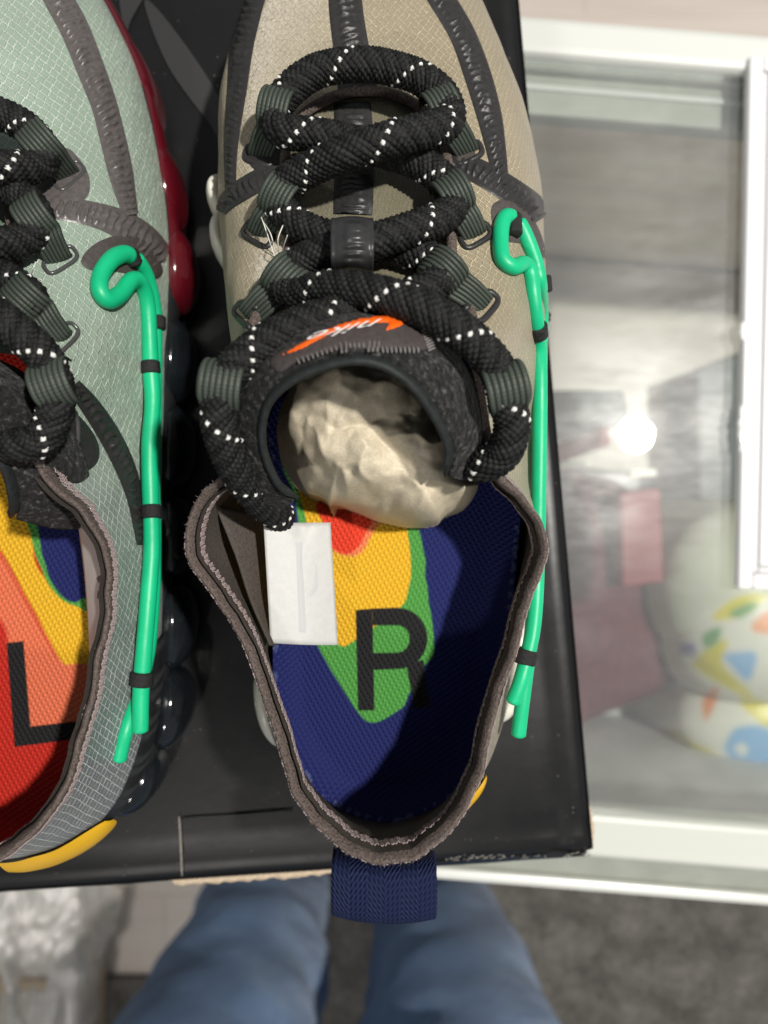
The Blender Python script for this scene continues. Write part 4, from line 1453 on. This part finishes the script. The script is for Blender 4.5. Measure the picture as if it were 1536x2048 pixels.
# navy pull tab
pv, puv = [], []
prof = [(-8.62, 8.3), (-8.6, 8.85), (-8.78, 9.12), (-9.3, 9.15), (-9.8, 9.0), (-10.12, 8.55), (-10.15, 8.1), (-9.9, 7.75), (-9.4, 7.6), (-8.9, 7.5)]
pp_ = resample([(0, y, z) for y, z in prof], 0.06)
for i, (x, y, z) in enumerate(pp_):
    for j in range(31):
        q = -1 + 2 * j / 30
        xx = 0.0 + q * (1.27 - 0.02 * (i / len(pp_)))
        pv.append((xx + 0.012 * nz(i * 0.5, q, 2), y + 0.10 * q * q * (1 if z < 9.2 else 0.3) - 0.04 * q, z - 0.12 * q * q))
        puv.append((xx, i * 0.06))
pt = mesh('pull_tab', pv, grid_faces(len(pp_), 31), M['navy'], sR, uv=puv)
solid(pt, 0.09, 0)

# green cords on the outer side
rc = 0.215
z1 = 6.2
cord('side_cord', onto(shR, [(1027, 437, 5.6), (1012, 434, 5.9), (1003, 452, 6.1), (1001, 490, 6.2), (1006, 520, 6.3), (1026, 534, 6.4), (1048, 528, 6.4), (1060, 545, 6.2), (1066, 590, 5.9), (1072, 640, 5.7), (1078, 700, 5.6),
                                   (1080, 780, 5.6), (1079, 880, 5.7), (1078, 960, 5.8), (1076, 1060, 6.0), (1073, 1170, 6.2), (1067, 1250, 6.3), (1055, 1310, 6.4), (1040, 1365, 6.5), (1024, 1408, 6.5)], rc, 12), rc, sR)
cord('side_cord', onto(shR, [(1034, 442, 5.5), (1046, 462, 5.6), (1060, 495, 5.6), (1072, 530, 5.4), (1079, 570, 5.2), (1082, 620, 5.0), (1081, 690, 4.9), (1078, 800, 4.9), (1076, 900, 5.0), (1074, 1050, 5.2), (1070, 1170, 5.6),
                                   (1064, 1260, 5.8), (1054, 1330, 5.8), (1044, 1410, 5.8), (1036, 1474, 5.7)], rc, 5), rc, sR)
tie(onto(shR, [(1028, 430, 5.75), (1030, 470, 5.75)], 0.22), 0.2, sR)
tie(onto(shR, [(1084, 552, 5.25), (1087, 586, 5.1)], 0.22), 0.25, sR)
tie(onto(shR, [(1074, 650, 5.7), (1077, 674, 5.65)], 0.22), 0.27, sR)
tie(onto(shR, [(1055, 1298, 6.35), (1047, 1328, 6.35)], 0.22), 0.31, sR)

# crumpled kraft paper stuffed under the tongue
outp = [(535, 895), (562, 955), (605, 990), (640, 1002), (657, 1030), (668, 1014), (705, 1022), (760, 1044), (825, 1056), (880, 1052), (898, 1036), (945, 1016), (972, 975), (968, 948), (925, 925),
        (915, 870), (895, 800), (850, 745), (780, 708), (690, 705), (590, 740), (540, 815)]
po3 = [P(u, v, 6.6) for u, v in outp]
ol = resample([(p.x, p.y) for p in po3], 0.12, True)
g_ = 0.03
X, Y = np.meshgrid(np.arange(ol[:, 0].min() - 0.1, ol[:, 0].max() + 0.1, g_), np.arange(ol[:, 1].min() - 0.1, ol[:, 1].max() + 0.1, g_), indexing='ij')
sdp = inpoly(X.ravel(), Y.ravel(), ol).reshape(X.shape)


def facets(seed, spacing, amp, wx, wy):
    """random creased facets: linear interpolation over a random triangulation"""
    r = np.random.default_rng(seed)
    pts = []
    tries = 0
    while tries < 6000:
        tries += 1
        p = (r.uniform(X.min() - 1, X.max() + 1), r.uniform(Y.min() - 1, Y.max() + 1))
        if all((p[0] - q[0]) ** 2 + (p[1] - q[1]) ** 2 > spacing ** 2 for q in pts): pts.append(p)
    vo, _, fo, _, _, _ = delaunay_2d_cdt([Vector(p) for p in pts], [], [], 0, 1e-5)
    hv = r.normal(0, amp, len(vo))
    out = np.zeros(X.shape)
    qx, qy = X + wx, Y + wy
    for f in fo:
        (x0, y0), (x1, y1), (x2, y2) = (vo[i] for i in f)
        den = (y1 - y2) * (x0 - x2) + (x2 - x1) * (y0 - y2)
        if abs(den) < 1e-9: continue
        l0 = ((y1 - y2) * (qx - x2) + (x2 - x1) * (qy - y2)) / den
        l1 = ((y2 - y0) * (qx - x2) + (x0 - x2) * (qy - y2)) / den
        l2 = 1 - l0 - l1
        m_ = (l0 >= -1e-6) & (l1 >= -1e-6) & (l2 >= -1e-6)
        out[m_] = (l0 * hv[f[0]] + l1 * hv[f[1]] + l2 * hv[f[2]])[m_]
    return out


wxy = np.array([[[nz(x, y, 1, 1.1) + 0.3 * nz(x, y, 4, 3.0), nz(x, y, 6, 1.1) + 0.3 * nz(x, y, 9, 3.0)] for y in Y[0]] for x in X[:, 0]])
dn = np.clip(-sdp, 0, None)
yt = (Y - Y.min()) / (Y.max() - Y.min())
Zp = 4.25 + (4.1 + 1.2 * yt) * (1 - np.exp(-dn / 0.42)) - 0.25 * ((X - 0.1) / 2.6) ** 2
wgt = 0.45 + 0.55 * np.clip(dn / 0.5, 0, 1)
Zp += wgt * (facets(23, 1.05, 0.46, 0.55 * wxy[:, :, 0], 0.55 * wxy[:, :, 1]) + facets(8, 0.5, 0.10, 0.4 * wxy[:, :, 1], 0.4 * wxy[:, :, 0]) + facets(11, 0.28, 0.022, 0, 0))
for _ in range(3):
    Zs = Zp.copy()
    Zs[1:-1, 1:-1] = 0.4 * Zp[1:-1, 1:-1] + 0.15 * (Zp[:-2, 1:-1] + Zp[2:, 1:-1] + Zp[1:-1, :-2] + Zp[1:-1, 2:])
    Zp = Zs
Zp = np.maximum(Zp, 4.1)
ok = sdp < g_
idx = -np.ones(X.shape, int); idx[ok] = np.arange(ok.sum())
# the sheet bulges outward where it rolls over the edge
cxp, cyp = ol.mean(0)
bul = 0.10 * np.exp(-((dn - 0.25) / 0.25) ** 2)
rr_ = np.hypot(X - cxp, Y - cyp) + 1e-6
XX, YY = X + (X - cxp) / rr_ * bul, Y + (Y - cyp) / rr_ * bul
V = np.stack([XX[ok], YY[ok], Zp[ok]], 1)
a_, b_, c_, d_ = idx[:-1, :-1], idx[1:, :-1], idx[1:, 1:], idx[:-1, 1:]
q = (a_ >= 0) & (b_ >= 0) & (c_ >= 0) & (d_ >= 0)
pb = mesh('crumpled_paper', V, np.stack([a_[q], b_[q], c_[q], d_[q]], 1), M['kraft'], base=(cxp, cyp, 4.1))
tag(pb, 'crumpled kraft paper stuffed under the tongue of the khaki sneaker', 'paper')

# ================================================================== left-hand sneaker (letter L)
def mir(p, k=0.0):
    """mirror across the long axis of the left sneaker"""
    y = p[1]
    xc = -11.1 + (-12.55 + 11.1) * (y + 10) / 29
    return (2 * xc - p[0], *p[1:])


Lr = [((-150, 1760, 9.3), (-11.2, -10.6)), ((-60, 1747, 9.2), (-9.6, -10.2)), ((32, 1697, 8.9), (-8.4, -9.2)), ((112, 1612, 8.5), (-7.7, -7.6)), ((160, 1490, 8.1), (-7.4, -5.6)), ((200, 1310, 7.7), (-7.3, -3.2)),
      ((215, 1190, 7.6), (-7.3, -1.4)), ((205, 1090, 7.8), (-7.32, 0.0)), ((165, 1020, 8.2), (-7.3, 1.5)), ((80, 935, 8.8), (-7.25, 3.0)), ((100, 770, 9.0), (-7.2, 4.8)), ((62, 660, 8.5), (-7.1, 6.6)),
      ((40, 560, 7.6), (-7.05, 8.4)), ((25, 455, 7.0), (-7.15, 10.0)), ((0, 368, 6.5), (-7.4, 11.6)), ((-25, 305, 6.2), (-7.75, 13.2)), ((-60, 270, 6.05), (-8.4, 15.2)), ((-105, 250, 6.0), (-10.0, 17.8))]
Lt = [((-150, 243, 6.0), (-12.5, 19.0))]
stL = [(tuple(P(*T)), (B[0], B[1], 2.4)) for T, B in Lr + Lt]
full = stL + [(mir(T), mir(B)) for T, B in reversed(stL[1:-1])]
wl = wt[:19] + wt[17:0:-1]
shL = Shell([(T, B, w) for (T, B), w in zip(full, wl)], 0)
sL = thing('sneaker', 'pale green ripstop left sneaker with letter L on a red insole and red sole', 'sneaker', (-11.5, 3, 0), 'sneakers on the shoe box')
mesh('upper', shL.V.reshape(-1, 3), shL.faces, M['green_ripstop'], sL, uv=shL.uv)
make_lining(shL, sL)
j9 = ridx_near(shL, P(80, 935, 8.8))
bdL = collar_parts(shL, sL, -j9, j9, M['binding_taupe'], (0.2, 0.55))
thr = [shL.Tc[i % shL.NA] + np.array([0, 0, 0.02]) for i in range(j9, shL.NA - j9, 2)]
tube('throat_binding', thr, 0.14, M['binding_taupe'], sL, 0.15, 8)
podsL = []
PR, PB = 'pod_red', 'pod_black'
for (x, y, ln, wd, zc, rz, off, m) in [(-7.3, 11.2, 1.5, 0.42, 1.35, 1.3, 0.02, PR), (-7.05, 8.3, 1.45, 0.5, 1.35, 1.3, 0.12, PR), (-8.3, 14.6, 1.7, 0.4, 1.35, 1.3, -0.05, PR), (-10, 17.8, 1.5, 0.4, 1.35, 1.3, -0.1, PR),
                                (-7.15, 5.2, 1.5, 0.55, 1.35, 1.3, 0.10, PB), (-7.25, 2.2, 1.5, 0.55, 1.35, 1.3, 0.15, PB), (-7.3, -0.8, 1.5, 0.55, 1.35, 1.3, 0.20, PB), (-7.3, -3.8, 1.5, 0.6, 1.35, 1.3, 0.25, PB), (-7.5, -6.6, 1.4, 0.6, 1.35, 1.3, 0.35, PB),
                                (-8.3, -9.2, 1.2, 0.6, 1.35, 1.3, 0.15, PB), (-10.2, -10.5, 1.2, 0.5, 1.35, 1.3, -0.1, PB), (-16, 8, 1.6, 0.5, 1.35, 1.3, 0, PB), (-16, 0, 1.6, 0.5, 1.35, 1.3, 0, PB), (-15, -7, 1.6, 0.5, 1.35, 1.3, 0, PB)]:
    podsL.append((idx_near(shL, x, y), ln, wd, zc, rz, off, M[m]))
simple('sole_dark_red', (0.1, 0.006, 0.01), 0.3, 0.5)
make_sole(shL, sL, podsL, M['rubber_black'])
# red rand above the front pods
rv = []
ia, ib = idx_near(shL, -7.05, 7.6), idx_near(shL, -10.5, 18.2)
for i in range(ia, ib + 1):
    k = (i - ia) / (ib - ia)
    s = min(1, k * 12)
    for (o, z) in ((0.0, 1.3), (0.2, 1.5), (0.25, 2.0), (0.14, 2.45), (0.0, 2.5)):
        q = shL.Bc[i] + shL.out[i] * (o * s)
        rv.append((q[0], q[1], z))
mesh('red_rand', rv, grid_faces(ib - ia + 1, 5), M['pod_red'], sL)
SAL, REDL = (0.72, 0.16, 0.075), (0.5, 0.022, 0.012)
regL = [([(-60, 1080), (0, 1110), (40, 1180), (100, 1290), (130, 1320), (215, 1310), (215, 1440), (165, 1450), (60, 1470), (22, 1330), (8, 1250), (-60, 1180)], SAL, 10),
        ([(-60, 880), (15, 920), (60, 1060), (85, 1150), (190, 1190), (205, 1310), (148, 1328), (120, 1318), (65, 1215), (40, 1170), (20, 1130), (-10, 1090), (-60, 1060)], YELL, 5),
        ([(-10, 850), (25, 930), (45, 1010), (72, 1110), (105, 1180), (150, 1212), (215, 1205), (215, 900), (90, 850)], GREE, 3),
        ([(40, 850), (62, 935), (72, 1040), (92, 1135), (120, 1188), (150, 1206), (175, 1196), (260, 1190), (260, 900), (120, 850)], NAVY, 3)]
letL = [[(13, 1286), (47, 1282), (61, 1453), (165, 1441), (169, 1476), (29, 1494)]]
make_insole(shL, sL, REDL, regL, letL)
# size tag with printed check mark by the inner right wall
tv = []
for i in range(13):
    for j in range(25):
        a, b = i / 12, j / 24
        p = (P(156, 1045, 5.9) * (1 - a) + P(205, 1060, 7.0) * a) * (1 - b) + (P(183, 1325, 5.9) * (1 - a) + P(203, 1330, 7.0) * a) * b
        tv.append(p + Vector((0.04 * sin(pi * b * 1.3), 0, 0.03 * sin(pi * a))))
tgL = mesh('size_tag', tv, grid_faces(13, 25, flip=True), M['tag_white'], sL)
solid(tgL, 0.02, 0)
tbv = BVHTree.FromPolygons([Vector(p) for p in tv], grid_faces(13, 25, flip=True))
drape('printed_mark', shL, [(193, 1158), (200, 1150), (207, 1153), (204, 1165), (200, 1200), (196, 1240), (194, 1200), (198, 1168)], M['tag_grey_print'], tgL, 0.03, tbv, 6.5, 5, True, 1.0)

# overlays
T_ = M['overlay_taupe']
band('overlay_strip', shL, [(90, -60, 60), (118, 0, 58), (150, 60, 58), (182, 140, 56), (208, 210, 52), (226, 280, 52), (240, 340, 50), (250, 385, 42), (262, 430, 30)], T_, sL, 0.12, seed=11, mask=0.7)
band('overlay_strip', shL, [(72, 408, 44), (130, 418, 48), (190, 430, 50), (240, 448, 58), (285, 480, 66), (318, 520, 66)], T_, sL, 0.1, seed=12, mask=0.75)
drape('eyelet_patch', shL, [(70, 345), (110, 300), (140, 300), (170, 335), (180, 370), (168, 400), (120, 412), (75, 408)], T_, sL, 0.05)
drape('cord_patch', shL, [(162, 520), (190, 488), (240, 470), (290, 480), (325, 540), (300, 560), (240, 545), (180, 540)], M['overlay_brown'], sL, 0.06)
band('overlay_strip', shL, [(145, 770, 32), (180, 812, 40), (217, 868, 44), (248, 930, 42), (268, 990, 34), (277, 1050, 24), (279, 1090, 12)], M['overlay_black'], sL, 0.09, seed=13, pitch=0.26)
drape('eyelet_patch', shL, [(135, 830), (155, 830), (185, 865), (198, 900), (190, 930), (155, 948), (115, 925), (105, 905), (135, 900)], M['overlay_black'], sL, 0.06)
# heel counter: black strip above the sole, yellow clip
hv = []
ia, ib = idx_near(shL, -8.7, -9.5), idx_near(shL, -7.3, -4.0)
for k in range(41):
    i = int(round(ia + (ib - ia) * k / 40)) % shL.NA
    s = min(1, (40 - k) / 4)
    for row in (0, 3, 6, 9, 12, 15):
        hv.append(shL.V[i, row] + shL.N[i, row] * (0.12 if row < 15 else 0.02))
mesh('heel_counter', hv, grid_faces(41, 6), M['rubber_black'], sL)
v = []
ia, ib = idx_near(shL, -11.2, -10.6), idx_near(shL, -8.55, -9.3)
for k in range(31):
    i = ia + (ib - ia) * k / 30
    s = (1 - (k / 30) ** 3) ** 0.5 * 0.75 + 0.2
    for j in range(9):
        q = -1 + 2 * j / 8
        v.append(shL.at(i, 14 + q * 9 * s, 0.12 + (0.12 * (1 - q * q) + 0.17 * (1 - q)) * s))
mesh('heel_clip', v, grid_faces(31, 9), M['clip_yellow'], sL)

# tongue
def toL(p, sh_=1.0):
    """carry a point of the right sneaker over to the left one (mirrored and turned)"""
    a = math.radians(6.0)
    x, y = -p[0], p[1] + 8.25
    return Vector((x * cos(a) - y * sin(a) - 10.9 + sh_, x * sin(a) + y * cos(a) - 8.9, p[2]))


V = []
for i in range(nr_ + 1):
    L_, C_, R_ = (cr([np.array(toL(r[k], 0.2)) for r in rows3], 5 * i / nr_) for k in range(3))
    for j in range(nc_ + 1):
        q = -1 + 2 * j / nc_
        mid = C_ * (1 - abs(q) ** 2.2) + (L_ if q < 0 else R_) * abs(q) ** 2.2
        lin = (L_ * (1 - (q + 1) / 2) + R_ * (q + 1) / 2)
        V.append((lin[0], mid[1], mid[2] + 0.06 * nz(lin[0], mid[1], 0, 0.9)))
tgL2 = mesh('tongue', V, grid_faces(nr_ + 1, nc_ + 1, flip=True), M['tongue_ripstop_green'], sL, uv=[(v[0], v[1]) for v in V])
axL = tuple(toL(Vector(ax_), 0.1))
loft('tongue_pad', [toL(P(*q), 0.1) - Vector((0, 0, 0.4)) for q in low], [toL(P(*q), 0.1) - Vector((0, 0, 0.6)) for q in edge], M['pile'], sL, 120, 30, 0.3, 0.3, False, -1, axL)
strap_edge('tongue_binding', [np.array(toL(Vector(q), 0.1)) - np.array([0, 0, 0.6]) for q in ed3], M['leather_edge'], sL, 0.10, 0.22, axL)

laceL = [(-330, 330, 7.2), (-280, 262, 7.2), (-200, 222, 7.2), (-110, 208, 7.25), (-20, 222, 7.2), (48, 252, 7.2), (88, 300, 7.3), (66, 334, 7.5), (0, 335, 8.2), (-90, 345, 8.6), (-180, 380, 8.2)]
laceL2 = [(-330, 345, 7.4), (-230, 340, 7.6), (-120, 345, 7.4), (-20, 360, 7.6), (45, 395, 7.7), (76, 440, 7.8), (48, 478, 8.0), (-20, 490, 8.6), (-110, 500, 8.9), (-200, 540, 8.8)]
laceL3 = [(-230, 470, 8.0), (-120, 500, 7.7), (-30, 535, 8.2), (40, 575, 8.5), (62, 600, 8.7), (30, 618, 8.7), (-50, 610, 9.0), (-130, 620, 9.2)]
laceL4 = [(-200, 560, 9.6), (-110, 580, 9.9), (-30, 615, 10.0), (40, 668, 9.9), (88, 716, 9.8), (112, 775, 9.7), (108, 830, 9.6), (82, 878, 9.5), (30, 893, 9.4), (-40, 880, 9.0)]
for pts in (laceL, laceL2, laceL3, laceL4):
    rope('lace', [P(*p) for p in pts], 0.405, sL)
for c, e, o_, kw in [((84, 290, 7.3), (137, 352), (0.65, 0.75), {}), ((74, 436, 7.8), (120, 520), (0.55, 0.85), {}), ((56, 598, 8.65), (122, 678), (0.7, 0.7), {}), ((112, 768, 9.7), (140, 800), (0.3, 0.95), {'ring': False, 'width': 0.9})]:
    kw2 = dict(ring=True); kw2.update(kw)
    if not kw2['ring']: kw2.update(phi0=200, phi1=-50, tail=False)
    lace_loop(shL, c, e, o_, sL, **kw2)
rp = [shL.hit(u, v, 0.05)[0] for u, v in ((115, 895), (135, 905), (150, 890), (152, 850), (146, 820))]
tube('eyelet', rp, 0.07, M['ring_metal'], sL, 0.08, 8)

cord('side_cord', onto(shL, [(262, 512, 4.8), (246, 508, 5.0), (222, 520, 5.3), (202, 550, 5.5), (200, 582, 5.5), (216, 600, 5.5), (240, 588, 5.6), (262, 562, 5.6), (280, 565, 5.4), (293, 600, 5.0), (298, 660, 4.8), (301, 735, 4.8),
                                   (305, 800, 4.8), (299, 900, 5.0), (301, 1000, 5.1), (303, 1100, 5.3), (296, 1200, 5.5), (288, 1300, 5.6), (282, 1380, 5.6), (280, 1466, 5.6)], 0.24), 0.24, sL)
cord('side_cord', onto(shL, [(270, 514, 4.6), (290, 545, 4.4), (304, 590, 4.2), (310, 640, 4.1), (310, 720, 4.1), (310, 800, 4.2), (306, 900, 4.3), (306, 1000, 4.4), (308, 1100, 4.6), (305, 1200, 4.8), (296, 1300, 5.0), (276, 1385, 5.0), (252, 1460, 5.0), (237, 1523, 5.0)], 0.2), 0.22, sL)
tie(onto(shL, [(258, 502, 5.0), (270, 530, 5.0)], 0.22), 0.24, sL)
tie(onto(shL, [(314, 632, 4.1), (314, 660, 4.1)], 0.22), 0.26, sL)
tie(onto(shL, [(300, 722, 4.8), (302, 748, 4.8)], 0.22), 0.28, sL)
tie(onto(shL, [(302, 1010, 5.1), (303, 1038, 5.15)], 0.22), 0.30, sL)
tie(onto(shL, [(285, 1343, 5.6), (282, 1372, 5.6)], 0.22), 0.33, sL)

# ------------------------------------------------------------------ person in jeans
t = NT('denim')
o_ = t.obj()
k = t.noise(o_, 9, 4, 0.6)
tw = t.n('ShaderNodeTexWave', Vector=t.obj((1, 1, 0.35), (0, 0, 0)), Scale=160.0, Distortion=2.0, Detail=2.0).outputs[1]
t.set(Base__Color=t.mix(0.35, t.ramp(k, [(0.3, (0.115, 0.205, 0.37)), (0.55, (0.18, 0.30, 0.52)), (0.75, (0.3, 0.45, 0.66))]), t.ramp(tw, [(0.2, 0.8), (0.8, 1.15)]), 'MULTIPLY'),
      Roughness=0.85, Specular__IOR__Level=0.2, Normal=t.bump(t.math('ADD', tw, t.math('MULTIPLY', k, 3.0)), 0.25, 0.7), Sheen__Weight=0.2)
M['denim'] = t.m
per = thing('person', 'person in blue jeans standing in front of the counter, only the legs in view', 'person', (-5, -56, FLOOR + 0.9))
# one continuous skin: waist, two legs
me = bpy.data.meshes.new('jeans')
jp, je, jr = [], [], []


def jv(x, y, z, rx, ry):
    jp.append(((x - BASE[per].x) * S, (y - BASE[per].y) * S, (z - BASE[per].z) * S)); jr.append((rx * S * 1.5, ry * S * 1.5))
    return len(jp) - 1


pel = jv(-5, -61, -6, 15, 10)
wst = jv(-5, -62, 6, 14, 9.5); je.append((pel, wst))
for sx, xk in ((-1, -16.4), (1, 7.4)):
    prev = pel
    for (z, x, y, r) in ((-16, -5 + sx * 9.2, -58.5, 9.6), (-28, xk * 0.5 + (-5 + sx * 9.6) * 0.5, -56, 8.9), (-42, xk, -55, 8.0), (-55, xk + sx * 0.2, -54, 6.9), (-66, xk + sx * 0.2, -54.5, 6.4), (-78, xk, -56, 6.0), (-90, xk, -57, 6.3)):
        i = jv(x, y, z, r, r)
        je.append((prev, i)); prev = i
me.from_pydata(jp, je, [])
jo = bpy.data.objects.new('jeans', me)
COL.objects.link(jo)
jo.parent = per
BASE[jo] = BASE[per]
sk = jo.modifiers.new('skin', 'SKIN'); sk.use_smooth_shade = True
for i, r in enumerate(jr): me.skin_vertices[0].data[i].radius = r
me.skin_vertices[0].data[pel].use_root = True
sd_ = jo.modifiers.new('sub', 'SUBSURF'); sd_.levels = 3; sd_.render_levels = 3
tx = bpy.data.textures.new('folds', 'CLOUDS'); tx.noise_scale = 0.09
dm = jo.modifiers.new('folds', 'DISPLACE'); dm.texture = tx; dm.strength = 0.03; dm.texture_coords = 'LOCAL'
me.materials.append(M['denim'])
for xk in (-15.2, 5.4):
    sv = []
    for i in range(25):
        k = i / 24
        y = -63 + 27 * k
        w = 4.6 * (1 - abs(2 * k - 1) ** 4) ** 0.5 * (0.85 + 0.2 * k) + 0.05
        h = (8.0 if k < 0.45 else 8.0 - 4.5 * min(1, (k - 0.45) / 0.3)) * (1 - abs(2 * k - 1) ** 8) + 0.3
        for j in range(16):
            a = 2 * pi * j / 16
            sv.append((xk + w * cos(a), y, FLOOR + 0.92 + h * (0.5 + 0.5 * sin(a))))
    mesh('shoe', sv, grid_faces(25, 16, False, True), M['rubber_black'], per)

# ------------------------------------------------------------------ clear plastic bag and cardboard on the floor
t = NT('clear_bag')
t.t.nodes.remove(t.b)
tr = t.n('ShaderNodeBsdfTransparent', Color=(0.97, 0.97, 0.97, 1))
gl = t.n('ShaderNodeBsdfGlossy', Color=(1, 1, 1, 1), Roughness=0.12)
df = t.n('ShaderNodeBsdfDiffuse', Color=(0.93, 0.92, 0.88, 1))
tl = t.n('ShaderNodeBsdfTranslucent', Color=(0.93, 0.92, 0.88, 1))
nb = t.bump(t.noise(t.obj(), 30, 5), 1.5, 0.8)
for q in (gl, df, tl): t.put(q.inputs['Normal'], nb)
lw = t.n('ShaderNodeLayerWeight', Blend=0.35, Normal=nb)
m1 = t.n('ShaderNodeMixShader', Fac=0.5); t.put(m1.inputs[1], df.outputs[0]); t.put(m1.inputs[2], tl.outputs[0])
m2 = t.n('ShaderNodeMixShader', Fac=t.math('MULTIPLY_ADD', lw.outputs[1], 0.2, 0.8)); t.put(m2.inputs[1], tr.outputs[0]); t.put(m2.inputs[2], m1.outputs[0])
m3 = t.n('ShaderNodeMixShader', Fac=0.22); t.put(m3.inputs[1], m2.outputs[0]); t.put(m3.inputs[2], gl.outputs[0])
t.t.links.new(m3.outputs[0], t.out.inputs[0])
M['bag'] = t.m


def crumple(name, c, r, m, label, cat, seed, amp=0.3, zmin=None, nv=90, nu=130):
    V = []
    for i in range(nv + 1):
        ph = -pi / 2 + pi * i / nv
        for j in range(nu):
            th = 2 * pi * j / nu
            d = Vector((cos(ph) * cos(th), cos(ph) * sin(th), sin(ph)))
            q = d * 1.6 + Vector((seed, seed * 2, 0))
            w = d + 0.4 * noise.noise_vector(q)
            f = noise.voronoi(w * 2.2 + Vector((seed, 0, 0)))[0]
            k = 0.85 + amp * noise.noise(q * 1.2) + amp * 0.6 * min(0.5, f[1] - f[0]) + 0.05 * noise.noise(q * 5)
            V.append((c[0] + d.x * r[0] * k, c[1] + d.y * r[1] * k, max(c[2] + d.z * r[2] * k, zmin)))
    o = mesh(name, V, grid_faces(nv + 1, nu, False, True, True), m, base=(c[0], c[1], zmin))
    return tag(o, label, cat)


bz = FLOOR + 1.0
p = P(75, 1900, -78)
crumple('plastic_bag', (p.x, p.y, -80), (9.5, 17, 13), M['bag'], 'crumpled clear plastic bag on the floor at bottom left', 'bag', 3.3, 0.34, bz)
p = P(15, 2060, -70)
v, f = box_geo(p.x - 16, p.x + 5, p.y - 16, p.y + 6.5, bz, -70)
tag(bevel(mesh('cardboard_box', v, f, M['cardboard_tan'], base=(p.x, p.y, bz), smooth=False), 0.3), 'brown cardboard box partly under the plastic bag', 'box')
